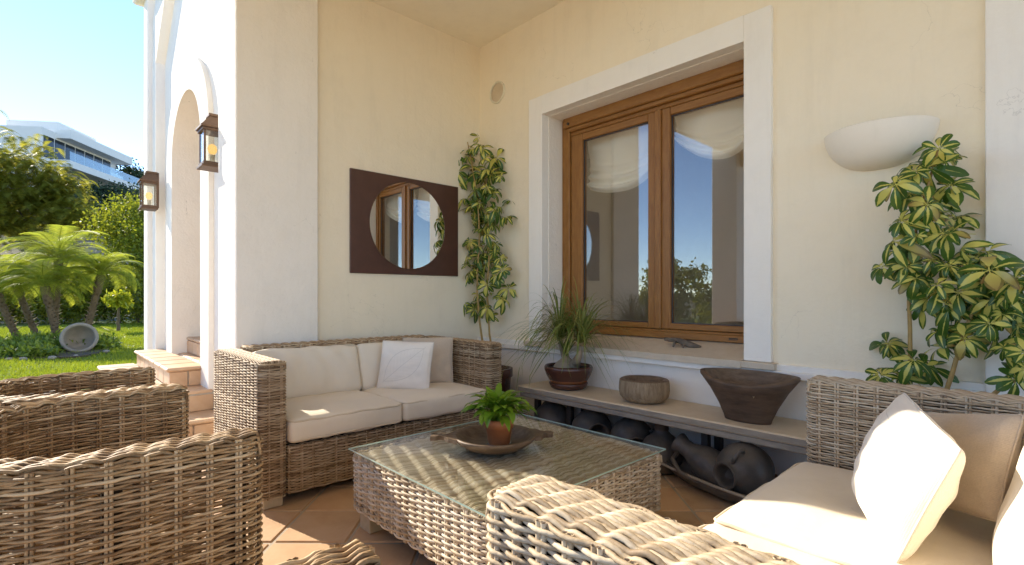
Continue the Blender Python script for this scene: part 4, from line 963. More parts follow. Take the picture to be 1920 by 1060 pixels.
# dish and peace lily on the table
rs(61); TZ = .3895
dish = thing('wooden_dish', 'round dark wooden dish with carved animal shaped handles on the glass table', 'dish', (-1.865, 1.625, TZ), None)
ra = math.atan2(R3[1], R3[0]) + .12
b = MB(); b.lathe([(.001, .001), (.10, .001), (.15, .018), (.188, .045), (.205, .066), (.198, .072), (.178, .066), (.155, .038), (.12, .022), (.001, .02)], 44); P('bowl', b, 'dish_wood', dish, rot=(0, 0, ra))
b = MB(); b.prism([(.185, -.075), (.185, .075), (.215, .068), (.235, .030), (.248, .020), (.258, .030), (.280, .024), (.288, .0), (.280, -.022), (.258, -.028), (.248, -.020), (.235, -.032), (.215, -.07)], 2, .050, .071); P('handle', b, 'dish_wood', dish, rot=(0, 0, ra), smooth=False)
b = MB(); b.prism([(-.185, -.09), (-.185, .09), (-.225, .03), (-.250, .018), (-.262, .034), (-.285, .020), (-.300, .028), (-.310, -.010), (-.285, -.012), (-.265, .002), (-.245, -.012), (-.225, -.05)], 2, .050, .071); P('handle', b, 'dish_wood', dish, rot=(0, 0, ra), smooth=False)
pl = thing('peace_lily', 'bright green leafy plant in a terracotta pot on the dish', 'potted plant', (-1.845, 1.635, TZ + .0205))
b = MB(); b.lathe([(.001, .001), (.058, .001), (.064, .014), (.061, .014), (.056, .005), (.001, .004)], 30); P('glass_saucer', b, 'clear_glass', pl)
b = MB(); b.lathe([(.001, .006), (.049, .006), (.052, .012), (.064, .085), (.070, .088), (.072, .128), (.067, .130), (.063, .122), (.061, .105)], 36); P('pot', b, 'clay_pot', pl)
b = MB(); b.lathe([(.062, .112), (.001, .118)], 24); P('soil', b, 'soil', pl)
def lily_leaf(seed):
    rs(seed); L = random.uniform(.16, .25); pet = .38; t_ = np.linspace(0, 1, 13)
    el = random.uniform(.95, 1.45); k_ = random.uniform(1.6, 2.6)
    ang_ = el - k_ * t_ ** 1.15; ds = L / 12
    x = np.concatenate([[0], np.cumsum(np.cos(ang_[:-1]) * ds)]); z = np.concatenate([[0], np.cumsum(np.sin(ang_[:-1]) * ds)])
    w = np.where(t_ < pet, .0022, .0165 * np.sin(math.pi * np.clip((t_ - pet) / (1 - pet), 0, 1) ** .8) ** .9 + .0006)
    y = .012 * np.sin(t_ * 3 + seed)
    b = MB(); b.ribbons(np.column_stack([x, y, z])[None], w[None], ref=(0, 0, 1), fold=.22); return b.mesh('leaf', 'lily_leaf', True)
LM = [lily_leaf(200 + i) for i in range(9)]; rs(62)
for i in range(130):
    az = i * 2.399 + random.uniform(-.3, .3); rr = random.uniform(.004, .045); sc = random.uniform(.75, 1.12) * (1.0 if i % 3 else 1.15)
    obj('leaf', LM[i % 9], None, pl, loc=(rr * math.cos(az), rr * math.sin(az), .112), rot=(random.uniform(-.25, .25), random.uniform(-.70, .12), az)).scale = (sc, sc, sc)

# ------------------------------------------------------------------ scheffleras
def sch_leaf(seed):
    rs(seed); n = random.choice([6, 7, 8, 8, 9]); lift = random.uniform(-.25, .25); b = MB(); sp_ = []; ws = []; rr = []
    for i in range(n):
        a_ = (i + random.uniform(-.18, .18)) / n * 6.283; L = random.uniform(.075, .140); t_ = np.linspace(0, 1, 9)
        rise = random.uniform(-.2, .35) + lift; dr = random.uniform(.25, .9)
        h_ = L * (t_ * .98 - .12 * t_ ** 2); z = L * (rise * t_ - dr * t_ ** 2)
        sp_.append(np.column_stack([h_ * math.cos(a_), h_ * math.sin(a_), z]))
        w = .0225 * np.clip(np.sin(math.pi * np.clip((t_ - .12) / .93, 0, 1) ** 1.25), 0, 1) ** .75 + .0012; w[-1] = .004
        ws.append(w * random.uniform(.85, 1.1) * L / .115); rr.append(random.random())
    b.ribbons(np.array(sp_), np.array(ws), ref=(0, 0, 1), fold=.18, r=np.array(rr))
    b.tube([(0, 0, 0), (-.03, 0, -.03), (-.075, 0, -.075)], .0022, 5, (0, 1, 0))
    return b.mesh('leaf', 'schefflera_leaf', True)
SM = [sch_leaf(300 + i) for i in range(18)]
def sch_plant(label, root, pts, canes, scl, seed, ydep, yspread, ymax, reps=2):
    rs(seed); t_ = thing('schefflera', label, 'plant', root)
    for c_ in canes:
        n = 16; c_ = np.array(c_); k = np.linspace(0, len(c_) - 1, n); p_ = np.stack([np.interp(k, range(len(c_)), c_[:, j]) for j in range(3)], 1)
        p_ += np.random.normal(0, .003, p_.shape)
        b = MB(); b.tube(p_, np.linspace(.0115, .005, n), 7, (0, 1, 0)); obj('cane', b, 'stem', t_)
    tocam = None
    allc = np.concatenate([np.array(c_) for c_ in canes])
    for i, p in enumerate(pts):
        for rep in range(reps):
            Y = min(ymax, ydep + random.gauss(0, yspread)); w = on_y((p[0] + random.uniform(-16, 16) * rep, p[1] + random.uniform(-16, 16) * rep), Y + .05 * rep)
            tc = np.array([0, 0, HCAM]) - w; tc /= np.linalg.norm(tc)
            j = np.argmin(np.linalg.norm((allc - w) * [1, 1, .4], axis=1)); rad = w - allc[j]; rad[2] *= .2; rad /= np.linalg.norm(rad) + 1e-6
            nz = tc * .75 + np.array([-.15, -.1, .75]) + rad * .45 + np.random.normal(0, .28, 3); nz /= np.linalg.norm(nz)
            xd = rad - nz * (rad @ nz); xd /= np.linalg.norm(xd) + 1e-6; yd = np.cross(nz, xd)
            m = Matrix(((xd[0], yd[0], nz[0]), (xd[1], yd[1], nz[1]), (xd[2], yd[2], nz[2])))
            o = obj('leaf', SM[random.randrange(18)], None, t_, loc=Vector(w) - Vector(root), rot=m.to_euler())
            s_ = scl * random.choice([.62, .8, .95, 1.05, 1.15]) * random.uniform(.9, 1.1); o.scale = (s_, s_, s_ * random.uniform(.7, 1.5))
    return t_
zr = [(425, 210), (445, 245), (345, 285), (280, 330), (390, 270), (465, 330), (330, 365), (385, 395), (300, 450), (410, 430), (480, 455), (270, 520), (350, 500), (440, 490), (500, 540), (240, 600), (320, 600), (400, 580), (460, 600), (350, 640), (420, 660), (520, 600), (560, 570), (610, 600), (640, 650), (570, 650), (500, 680), (600, 710), (670, 690), (540, 740), (460, 740), (640, 760), (590, 790), (370, 730), (430, 800), (510, 840), (640, 870), (690, 800), (700, 880), (340, 910), (260, 860), (380, 930), (290, 960), (430, 870), (235, 960), (680, 975), (540, 690), (700, 640), (715, 720), (690, 745), (725, 840), (710, 940), (650, 700)]
pr_ = [(x / 1.767 + 1520, y / 1.767 + 160) for x, y in zr]
def pxl(l, Y): return [on_y((x / 1.767 + 1520, y / 1.767 + 160), Y) for x, y in l]
rootR = (-.42, 2.98, 0.0)
canes = [np.vstack([[(-.44, 2.99, .30)], pxl([(330, 1000), (325, 690), (350, 450), (425, 215)], 2.97)]),
         np.vstack([[(-.40, 2.98, .30)], pxl([(450, 1010), (500, 850), (545, 700), (590, 600)], 2.94)]),
         np.vstack([[(-.38, 2.97, .30)], pxl([(600, 1030), (680, 975), (740, 900)], 2.90)])]
sR = sch_plant('variegated green and yellow schefflera behind the right sofa', rootR, pr_, canes, .82, 71, 2.93, .085, 3.08)
b = MB(); b.lathe([(.001, .001), (.13, .001), (.15, .02), (.175, .28), (.19, .285), (.19, .32), (.17, .32), (.165, .28), (.001, .275)], 32); obj('pot', b, 'clay_pot', sR, loc=(0, 0, 0))
zc = [(595, 100), (655, 130), (530, 165), (565, 195), (680, 195), (620, 150), (550, 260), (640, 265), (705, 275), (560, 310), (635, 340), (690, 330), (580, 385), (655, 405), (720, 360), (600, 455), (690, 455), (725, 440), (640, 490), (715, 510), (650, 530), (690, 555), (610, 590), (730, 600), (600, 665), (680, 640), (755, 670), (640, 730), (735, 750), (600, 760), (690, 790), (650, 840), (740, 845), (580, 880), (690, 900), (620, 700), (620, 420)]
def pxc(l, Y): return [on_y((x / 2.5235 + 640, y / 2.5235 + 220), Y) for x, y in l]
rootC = (-3.40, 2.90, 0.0)
canes = [np.vstack([[(-3.41, 2.90, .45)], pxc([(665, 1045), (640, 820), (655, 560), (640, 350), (600, 120)], 3.0)]),
         np.vstack([[(-3.38, 2.91, .45)], pxc([(705, 1045), (690, 820), (700, 640), (690, 420)], 3.02)])]
sC = sch_plant('tall variegated schefflera standing in the corner beside the mirror', rootC, [(x / 2.5235 + 640, y / 2.5235 + 220) for x, y in zc], canes, .92, 72, 3.02, .05, 3.12, 3)
b = MB(); b.lathe([(.001, .001), (.14, .001), (.155, .03), (.19, .42), (.205, .43), (.205, .50), (.18, .50), (.175, .45), (.001, .44)], 32); obj('pot', b, 'glaze_brown', sC, loc=(0, 0, 0))

# ------------------------------------------------------------------ garden
def leaf_cloud(b, C, n, sig, ln, wd, droop=0.0, g=None, tdir=None):
    """n small pointed leaves around the clump centres C (m,3); sig spread (3,)"""
    g = g or np.random.default_rng(1); C = np.asarray(C, float)
    c = C[g.integers(0, len(C), n)] + g.normal(0, 1, (n, 3)) * np.asarray(sig)
    d = g.normal(0, 1, (n, 3)); d[:, 2] -= droop
    if tdir is not None: d += np.asarray(tdir)
    d /= np.linalg.norm(d, axis=1, keepdims=True)
    s_ = np.cross(d, g.normal(0, 1, (n, 3))); s_ /= np.linalg.norm(s_, axis=1, keepdims=True) + 1e-9
    L = ln * g.uniform(.6, 1.3, (n, 1)); W = wd * g.uniform(.7, 1.2, (n, 1))
    V = np.stack([c, c + d * L * .45 + s_ * W, c + d * L, c + d * L * .45 - s_ * W], 1)
    Q = (np.arange(n) * 4)[:, None] + np.arange(4)[None]
    A = np.zeros((n, 4, 3)); A[:, :, 0] = [.5, 1, .5, 0]; A[:, :, 1] = [0, .5, 1, .5]; A[:, :, 2] = np.clip(g.beta(1.2, 1.6, n), 0, 1)[:, None]
    return b.add(V.reshape(-1, 3), Q, luv=A.reshape(-1, 3))
def ell(c, r, n, g, shell=.55):
    d = g.normal(0, 1, (n, 3)); d /= np.linalg.norm(d, axis=1, keepdims=True)
    return np.asarray(c) + d * (shell + (1 - shell) * g.random((n, 1))) * np.asarray(r)
def limb(b, p0, p1, r0, r1, wob=.1, n=9, g=None):
    t_ = np.linspace(0, 1, n)[:, None]; p = np.asarray(p0) * (1 - t_) + np.asarray(p1) * t_ + g.normal(0, wob, (n, 3)) * np.sin(math.pi * t_)
    b.tube(p, np.linspace(r0, r1, n), 8, (.3, .9, .1))

# hillside behind the garden
g = np.random.default_rng(80)
dirs = (-1.27, .11)
def hill_z(d): return np.interp(d, [0, 24, 30, 40, 52, 60, 75, 120, 200], [-.1, -.1, 1.2, 4.2, 9.6, 11.4, 14.0, 15.5, 14])
nx_, ny_ = 60, 40; V = []
for i in range(nx_):
    for j in range(ny_):
        dd = 21 + i * 2.6; a_ = math.radians(140 + j * 70 / (ny_ - 1)); V.append((dd * 1.27 * math.cos(a_), dd * 1.27 * math.sin(a_), float(hill_z(dd)) + .35 * math.sin(i * 1.7 + j) - .1))
b = MB(); b.add(V, [(i * ny_ + j, (i + 1) * ny_ + j, (i + 1) * ny_ + j + 1, i * ny_ + j + 1) for i in range(nx_ - 1) for j in range(ny_ - 1)]); struct(obj('hillside', b, 'hill_earth'))

# white modern house on the hill
p1 = at_d((155, 302), 55.0); p2 = at_d((262, 344), 65.6)
ex = (p2 - p1); ex[2] = 0; ex /= np.linalg.norm(ex); ny2 = np.array([-ex[1], ex[0], 0]); 
if ny2 @ (-p1) < 0: ny2 = -ny2
p1[2] -= 0.6; hz = p1[2]
hh = thing('hillside_house', 'white modern house with flat roofs and glass balcony on the hill', 'house', (p1[0], p1[1], hz - 4))
HR = math.atan2(ex[1], ex[0]); flip = 1.0 if np.cross(ex, ny2)[2] > 0 else -1.0
def hbox(name, boxes, mat, par=None, bev=0.0):
    """boxes in house space: s along the facade, o outwards (towards the garden), z relative to balcony slab top"""
    b = MB()
    for (s0, s1, o0, o1, z0, z1) in boxes: b.box(s0, s1, min(flip * o0, flip * o1), max(flip * o0, flip * o1), z0 + 4, z1 + 4, bev)
    o = obj(name, b, mat, par or hh, loc=(0, 0, 0), smooth=False)
    if par is None: o.rotation_euler = (0, 0, HR)
    return o
wall = hbox('wall', [(-3.4, 7.6, -9, -1.6, -4.5, 3.1), (7.6, 13.5, -9, -3.5, -4.5, 1.9)], 'house_white')
hbox('balcony_slab', [(-3, 15.5, -6, 0.6, -.75, -.05)], 'house_white')
hbox('roof_parapet', [(-1.5, 9.5, -9.3, -.2, 2.55, 3.45), (1.0, 7.2, -8, -3, 3.45, 5.0)], 'house_white')
hbox('lower_wall', [(8, 24, -6, 1.6, -3.6, -2.5), (9.5, 30, -4, 2.6, -4.8, -3.7)], 'house_white')
hbox('glass_rail', [(-2.5, 11.0, .35, .40, .0, .95)], 'balcony_glass')
for k in range(7): hbox('window', [(-3.2 + k * 1.55, -3.2 + k * 1.55 + 1.38, -1.62, -1.55, .15, 2.35)], 'dark_window')
for k in range(6): hbox('window', [(-2.6 + k * 1.55, -2.6 + k * 1.55 + 1.36, -1.62, -1.55, -3.8, -1.0)], 'dark_window')
hbox('chimney', [(9.4, 10.3, -6, -5, 1.9, 4.2)], 'house_white'); hbox('chimney', [(12.2, 13.1, -6, -5, 1.9, 3.9)], 'house_white')
# left wing with hipped roof, facing the garden
wq = at_d((48, 268), 60.0); wz = wq[2] + 4 - hz
def wing(name, boxes, mat):
    b = MB()
    for (r0, r1, f0, f1, z0, z1) in boxes: b.box(r0, r1, f0, f1, z0, z1)
    o = obj(name, b, mat, hh, loc=Vector((wq[0], wq[1], wq[2])) - wloc(hh), smooth=False); o.rotation_euler = (0, 0, YAW)
wing('wing_wall', [(-9, 3.6, .6, 9, -8, -.1)], 'house_white')
wing('wing_eaves', [(-10, 4.6, -.6, 10, -.1, .15)], 'house_roof')
b = MB(); b.add([(-10.1, -.7, .15), (4.7, -.7, .15), (4.7, 10, .15), (-10.1, 10, .15), (-6, 4.5, 1.35), (1.2, 4.5, 1.35)], [(0, 1, 5, 4), (2, 3, 4, 5), (0, 3, 2, 1)], [(1, 2, 5), (3, 0, 4)])
o = obj('wing_roof', b, 'house_roof', hh, loc=Vector((wq[0], wq[1], wq[2])) - wloc(hh), smooth=False); o.rotation_euler = (0, 0, YAW)
for k in range(5): wing('window', [(-8.4 + k * 2.3, -8.4 + k * 2.3 + 1.8, .52, .62, -3.0, -.7)], 'dark_window')

def bush(name, label, cat, px, d, size, n, ln, wd, mat, seed, group=None, clumps=60, droop=.2, trunk=False, zoff=0.0, base=None):
    g = np.random.default_rng(seed); rs(seed); c = at_d(px, d)
    zb = base if base is not None else float(hill_z(d)) if d > 24 else LZ
    t_ = thing(name, label, cat, (c[0], c[1], zb), group)
    b = MB(); C = ell((c[0], c[1], c[2] + zoff), size, clumps, g, .35)
    C[:, 2] = np.maximum(C[:, 2], zb + .1)
    leaf_cloud(b, C, n, np.array(size) * .14 + ln * .5, ln, wd, droop, g); obj('crown', b, mat, t_)
    b = MB(); top = np.array([c[0], c[1], c[2]])
    limb(b, (c[0], c[1], zb - .2), top, max(.03, size[0] * .06), .02, .05, 9, g)
    for k in range(6 if trunk else 3):
        e_ = C[g.integers(0, len(C))]; limb(b, np.array([c[0], c[1], zb]) * .5 + top * .5, e_, max(.02, size[0] * .03), .008, .06, 7, g)
    obj('trunk', b, 'trunk_bark', t_); return t_

# feathery tree on the left (drooping sprays of fine leaves)
g = np.random.default_rng(90); rs(90)
tc_ = at_d((40, 355), 30.0); tb_ = np.array([tc_[0], tc_[1], float(hill_z(30))])
ft = thing('feathery_tree', 'large feathery leaved tree at the left edge in front of the hillside house', 'tree', tb_)
b = MB(); spr = []; 
C = np.concatenate([ell(at_d((-70, 350), 30), (5.0, 4.0, 4.2), 150, g, .3), ell(at_d((35, 330), 29.5), (2.9, 2.4, 2.3), 120, g, .35), ell(at_d((95, 355), 29.5), (1.7, 1.7, 1.5), 60, g, .3), ell(at_d((30, 415), 29.5), (3.4, 2.4, 1.4), 70, g, .3), ell(at_d((125, 400), 29.5), (1.9, 1.6, .8), 45, g, .3)])
n = 2900; c = C[g.integers(0, len(C), n)] + g.normal(0, .38, (n, 3)); a_ = g.uniform(0, 6.283, n); L = g.uniform(.5, 1.1, n)
t_ = np.linspace(0, 1, 12)
hd = np.stack([np.cos(a_), np.sin(a_)], 1)
SP = np.zeros((n, 12, 3)); SP[:, :, :2] = c[:, None, :2] + hd[:, None, :] * (L[:, None] * t_[None])[..., None] * .85; SP[:, :, 2] = c[:, None, 2] + L[:, None] * (.25 * t_ - .75 * t_ ** 2)[None]
T_ = np.gradient(SP, axis=1); T_ /= np.linalg.norm(T_, axis=-1, keepdims=True); S_ = np.cross(T_, [0, 0, 1.0]); S_ /= np.linalg.norm(S_, axis=-1, keepdims=True) + 1e-9
VV = []; AA = []
shade_r = g.random(n)
for sg in (-1, 1):
    l_ = (.19 * np.sin(math.pi * (t_ * .8 + .15)))[None, :, None]
    tip = SP + sg * S_ * l_ + T_ * l_ * .45 - np.array([0, 0, .02]); w_ = T_ * .034
    VV.append(np.stack([SP - w_, tip - w_ * .3, tip + w_ * .3, SP + w_], 2).reshape(-1, 3)); a3 = np.zeros((n, 12, 4, 3)); a3[..., 0] = .5; a3[..., 2] = (shade_r[:, None] * .7 + g.random((n, 12)) * .3)[..., None]; AA.append(a3.reshape(-1, 3))
VV = np.concatenate(VV); b.add(VV, np.arange(len(VV)).reshape(-1, 4), luv=np.concatenate(AA)); obj('crown', b, 'feather_leaf', ft)
b = MB(); limb(b, tb_ + [-2.5, -2.0, -.2], at_d((-40, 400), 30), .3, .16, .15, 12, g)
for k in range(12): limb(b, at_d((-40, 400), 30), C[g.integers(0, len(C))], .08, .015, .2, 9, g)
obj('trunk', b, 'trunk_bark', ft)

# shrubs and hedges
gt = 'shrubs at the back of the lawn'
bush('tall_shrub', 'yellow green shrub right of the palms beside the white wall', 'shrub', (258, 432), 17.0, (1.05, 1.25, 1.05), 9000, .10, .030, 'shrub_leaf', 101, gt, 90)
bush('tall_shrub', 'yellow green shrub half hidden by the white pilaster', 'shrub', (300, 455), 16.5, (1.0, 1.2, 1.2), 7000, .10, .030, 'shrub_leaf', 102, gt, 80)
for k, (px, py, dd, sx_, sz_) in enumerate(((20, 560, 17.5, 1.5, 1.0), (95, 560, 17.5, 1.4, 1.0), (160, 555, 17.0, 1.2, .95), (225, 545, 17.0, 1.1, 1.05), (285, 545, 16.5, 1.1, 1.1))):
    bush('hedge_bush', ['shaded hedge bush at the left edge behind the palm trunks', 'hedge bush behind the nearest palm trunk', 'hedge bush behind the leaning palm trunk', 'hedge bush right behind the small sapling', 'hedge bush meeting the white pilaster'][k], 'hedge', (px, py), dd, (sx_, sx_, sz_), 6500, .11, .034, 'hedge_leaf', 110 + k, 'hedge bushes along the lawn', 80)
for k, (px, py, dd, sx_, sz_, lab) in enumerate(((205, 415, 36, 3.2, .9, 'dark trimmed hedge below the hillside retaining wall'), (150, 395, 46, 3.0, 1.3, 'dark shrub on the slope left of the retaining wall'), (215, 365, 50, 3.5, .8, 'dark hedge under the lower wall of the hillside house'), (270, 392, 48, 2.5, 1.3, 'dark shrub on the slope beside the white pilaster'))):
    bush('slope_shrub', lab, 'shrub', (px, py), dd, (sx_, sx_, sz_), 5000, .26, .09, 'dark_leaf', 130 + k, 'shrubs on the hillside', 60)
bush('hill_tree', 'dark green tree to the right of the hillside house', 'tree', (255, 345), 72.0, (3.2, 3.2, 2.3), 7000, .40, .13, 'dark_leaf', 140, None, 80, .2, True)
bush('hill_tree', 'dark pointed tree at the end of the white terrace on the hill', 'tree', (285, 362), 70.0, (1.9, 1.9, 1.6), 4500, .38, .12, 'dark_leaf', 141, None, 60, .2, True)
# retaining walls of stone on the slope
for (pa, pb, dd, hgt, lab, dark) in (((150, 440), (245, 436), 33.0, .75, 'low pale stone wall on the slope above the palms', 'stone_block'), ((170, 402), (250, 398), 44.0, 2.0, 'dark stone retaining wall below the hillside house', 'mulch')):
    A_, B_ = at_d(pa, dd), at_d(pb, dd + 2); u_ = (B_ - A_); u_[2] = 0; Lw = np.linalg.norm(u_); aw = math.atan2(u_[1], u_[0])
    rw = thing('retaining_wall', lab, 'wall', (A_[0], A_[1], A_[2] - hgt)); rs(int(dd)); b = MB(); b.box(0, Lw, -.3, .3, -1.5, hgt * .93); obj('core', b, dark, rw, loc=(0, 0, 0), rot=(0, 0, aw), smooth=False)
    b = MB(); nr = max(2, int(hgt / .36))
    for r_ in range(nr):
        x = -random.uniform(0, .4)
        while x < Lw:
            w_ = random.uniform(.5, 1.0); b.box(x, x + w_ - .04, -.36 - random.uniform(0, .06), .36, r_ * hgt / nr, (r_ + 1) * hgt / nr - .03, .05); x += w_
    obj('stones', b, dark, rw, loc=(0, 0, 0), rot=(0, 0, aw), smooth=False, kind='stuff')

# palms
def frond_mesh(seed):
    rs(seed); L = random.uniform(.92, 1.12); n = 40; t_ = np.linspace(0, 1, n)
    el = random.uniform(.75, .95); ang_ = el - random.uniform(1.5, 1.9) * t_ ** 1.2; ds = L / (n - 1)
    x = np.concatenate([[0], np.cumsum(np.cos(ang_[:-1]) * ds)]); z = np.concatenate([[0], np.cumsum(np.sin(ang_[:-1]) * ds)])
    P0 = np.column_stack([x, np.zeros(n), z]); b = MB(); b.tube(P0, np.linspace(.010, .002, n), 5, (0, 1, 0), .2)
    sp_ = []; ws = []
    for k in range(5, n):
        for sg in (-1, 1):
            for rep in range(1):
                l_ = (.12 + .19 * math.sin(math.pi * min(1, (k / n) * .82 + .12))) * random.uniform(.85, 1.1); tg = P0[k] - P0[k - 1]; tg /= np.linalg.norm(tg)
                u = np.linspace(0, 1, 4); d_ = tg * .62 + np.array([0, sg * .80, .22 + .1 * rep]); d_ /= np.linalg.norm(d_)
                p_ = P0[k] - tg * rep * ds * .5 + d_[None] * (l_ * u)[:, None]; p_[:, 2] -= l_ * .42 * u ** 2; sp_.append(p_); ws.append(np.array([.004, .0065, .0045, .0008]))
    b.ribbons(np.array(sp_), np.array(ws), ref=(0, 0.02, 1), fold=.3, r=np.random.rand(len(sp_)) * .6 + .2); return b.mesh('frond', 'palm_leaf', True)
FM = [frond_mesh(400 + i) for i in range(6)]
def palm(label, base, crown, nf, scl, seed, rt=.055):
    rs(seed); g = np.random.default_rng(seed); t_ = thing('pygmy_palm', label, 'palm', base, 'pygmy date palms in the island bed')
    base = np.asarray(base, float); crown = np.asarray(crown, float); n = 40
    u = np.linspace(0, 1, n)[:, None]; mid = (base + crown) / 2 + np.array([0, 0, -.05]); p_ = base * (1 - u) ** 2 + 2 * mid * u * (1 - u) + crown * u ** 2
    b = MB(); b.tube(p_, rt * (1 + .16 * np.sin(np.arange(n) * 2.4) + .25 * (np.linspace(0, 1, n) > .75)), 10, (.2, .9, .1))
    # old leaf bases
    sp_ = []; ws = []
    for k in range(90):
        w = .25 + .75 * k / 90; c_ = base * (1 - w) ** 2 + 2 * mid * w * (1 - w) + crown * w ** 2; a_ = k * 2.4; o_ = np.array([math.cos(a_), math.sin(a_), .5]); q = np.linspace(0, 1, 3)[:, None]
        sp_.append(c_ + o_ * (rt * .8 + q * random.uniform(.04, .09))); ws.append([.018, .012, .004])
    b.ribbons(np.array(sp_), np.array(ws), ref=(0.01, 0, 1)); obj('trunk', b, 'trunk_bark', t_)
    for k in range(nf):
        az = k * 2.399 + random.uniform(-.2, .2); ti = k / nf
        pit = -.62 + 1.15 * ti + random.uniform(-.12, .12)       # low index: upright young fronds, high index: hanging old ones
        o = obj('frond', FM[random.randrange(6)], None, t_, loc=Vector(crown) - Vector(base), rot=(random.uniform(-.25, .25), pit, az)); s_ = scl * random.uniform(.85, 1.12); o.scale = (s_, s_, s_)
    return t_
def gp_(px, d): p = at_d(px, d); return (p[0], p[1], LZ)
palm('nearest pygmy palm in the bed, trunk leaning left above the stone pot', gp_((112, 640), 9.2), at_d((84, 537), 9.0), 25, 0.76, 501)
palm('pygmy palm with leaning trunk at the right of the bed', gp_((155, 630), 9.6), at_d((190, 516), 9.6), 27, 0.78, 502)
palm('tallest pygmy palm, crown at the back of the bed', gp_((100, 645), 9.6), at_d((110, 490), 9.6), 29, 0.93, 503)
palm('pygmy palm at the left edge with trunk leaning out of the picture', gp_((40, 650), 9.4), at_d((-12, 535), 9.2), 23, 0.88, 504)
palm('pygmy palm behind the left trunk, crown hidden among fronds', gp_((75, 630), 9.9), at_d((25, 520), 9.8), 23, 0.84, 505)
# sapling
sb = gp_((222, 620), 13.0); st_ = thing('sapling', 'small yellow green sapling on the lawn before the hedge', 'tree', sb); g = np.random.default_rng(150)
b = MB(); limb(b, (sb[0], sb[1], LZ - .05), (sb[0] + .02, sb[1], LZ + .75), .045, .025, .01, 9, g); obj('trunk', b, 'trunk_bark', st_)
b = MB(); leaf_cloud(b, ell((sb[0], sb[1], LZ + .86), (.30, .30, .17), 26, g, .3), 900, (.05, .05, .04), .13, .034, .9, g); obj('crown', b, 'sapling_leaf', st_)
# stone pot lying in the bed
pc = at_d((150, 645), 8.3); pt = thing('stone_pot', 'round stone pot lying on its side in the palm bed', 'pot', (pc[0], pc[1], LZ + .235))
b = MB(); b.lathe([(.001, -.30), (.12, -.29), (.19, -.15), (.225, .0), (.245, .05), (.245, .085), (.20, .085), (.195, .02), (.15, -.15), (.001, -.22)], 36)
obj('pot', b, 'garden_stone', pt, loc=(0, 0, 0), rot=Vector((.86, -.15, .22)).to_track_quat('Z', 'Y').to_euler())
# planting bed
bc = at_d((90, 650), 8.8); g = np.random.default_rng(160); rs(160)
b = MB(); pts_ = [(bc[0] + (1.25 + .12 * math.sin(5 * a_)) * math.cos(a_) * 1.5, bc[1] + (.95 + .08 * math.sin(3 * a_ + 1)) * math.sin(a_), ) for a_ in np.linspace(0, 6.283, 41)[:-1]]
b.prism(pts_, 2, LZ - .05, LZ + .035); struct(obj('planting_bed', b, 'mulch', smooth=False))
b = MB(); a_ = g.uniform(0, 6.283, 330); r_ = np.sqrt(g.random(330)); C = np.column_stack([bc[0] + 1.75 * r_ * np.cos(a_), bc[1] + .88 * r_ * np.sin(a_), LZ + .07 + .12 * (1 - r_) * g.random(330)])
tv = -pc[:2] / np.linalg.norm(pc[:2]); rel = C[:, :2] - pc[:2]; C = C[(np.linalg.norm(rel, axis=1) > .27) & (np.linalg.norm(rel - tv * .35, axis=1) > .38)]
leaf_cloud(b, C, 11000, (.06, .06, .05), .085, .020, -.5, g); o = obj('ground_cover', b, 'cover_leaf'); tag(o, 'low leafy ground cover filling the palm bed', 'ground cover', None, 'stuff')
for k in range(14):
    a_ = random.uniform(0, 6.283); x, y = bc[0] + 1.95 * math.cos(a_), bc[1] + .98 * math.sin(a_); s_ = random.uniform(.035, .07)
    b = MB(); b.lathe([(.001, -.6 * s_), (.8 * s_, -.4 * s_), (s_, 0), (.75 * s_, .45 * s_), (.001, .6 * s_)], 9, wob=lambda a: .12 * np.sin(2 * a + k)); o = obj('bed_stone', b, 'garden_stone', loc=(x, y, LZ + .03), rot=(0, 0, random.uniform(0, 3))); tag(o, 'small grey stone edging the palm bed', 'stone', 'stones edging the palm bed')
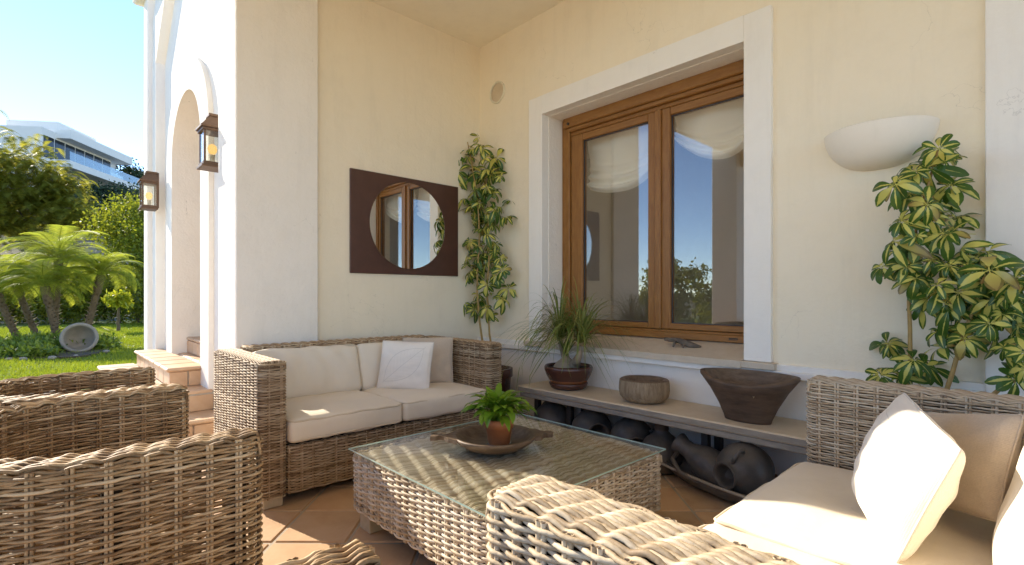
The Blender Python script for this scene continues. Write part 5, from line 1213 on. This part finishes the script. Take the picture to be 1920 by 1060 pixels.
# palm like fern fronds low in the bed
rs(161)
fr = thing('low_palm', 'low young palm fronds fanning out behind the stone pot', 'palm', gp_((150, 620), 9.4))
for k in range(16):
    o = obj('frond', FM[k % 6], None, fr, loc=(0, 0, .12), rot=(random.uniform(-.2, .2), random.uniform(-.3, .25), k * 2.399)); s_ = random.uniform(.5, .72); o.scale = (s_, s_, s_)
# grass
g = np.random.default_rng(170); n = 90000
x = -7.9 - 13.1 * g.random(n) ** 1.25; y = g.uniform(-2.4, 3.4, n); 
ok_ = ~((x > -7.8) & (y > .2)); x, y = x[ok_], y[ok_]; n = len(x)
hgt = g.uniform(.025, .06, n) * (1 + .35 * np.sin(x * 2.1) * np.sin(y * 3.3)); w_ = .0045 + .0012 * np.abs(x) / 4; a_ = g.uniform(0, 6.283, n); lx, ly = g.normal(0, .022, n), g.normal(0, .022, n)
V = np.stack([np.stack([x - w_ * np.cos(a_), y - w_ * np.sin(a_), np.full(n, LZ)], 1), np.stack([x + w_ * np.cos(a_), y + w_ * np.sin(a_), np.full(n, LZ)], 1), np.stack([x + lx, y + ly, LZ + hgt], 1)], 1)
A = np.zeros((n, 3, 3)); A[..., 2] = g.random(n)[:, None]
b = MB(); b.add(V.reshape(-1, 3), t=np.arange(3 * n).reshape(-1, 3), luv=A.reshape(-1, 3)); o = obj('grass', b, 'grass_blade'); tag(o, 'bright green mown grass of the sunny lawn', 'grass', None, 'stuff')
# garden in front of the porch, seen mirrored in the window
for k, (x, y, s_, zc_) in enumerate(((-7.2, -9.0, 1.1, .9), (-5.0, -11.0, 1.2, 1.0), (-10.0, -11.0, 1.5, 1.3), (-3.0, -12.0, 1.4, 1.0))):
    g = np.random.default_rng(180 + k); t_ = thing('garden_bush', ['round green bush mirrored at the foot of the right pane', 'low bush mirrored beside the column in the window', 'larger bush mirrored beyond the lawn', 'wide bush mirrored at the lower right of the window'][k], 'shrub', (x, y, -.03), 'bushes in the front garden')
    b = MB(); leaf_cloud(b, ell((x, y, zc_), (s_, s_, zc_), 60, g, .35), 4000, (.15, .15, .12), .16, .045, .2, g); obj('crown', b, 'hedge_leaf', t_)
    b = MB(); limb(b, (x, y, -.05), (x, y, zc_), .06, .02, .03, 8, g); obj('trunk', b, 'trunk_bark', t_)
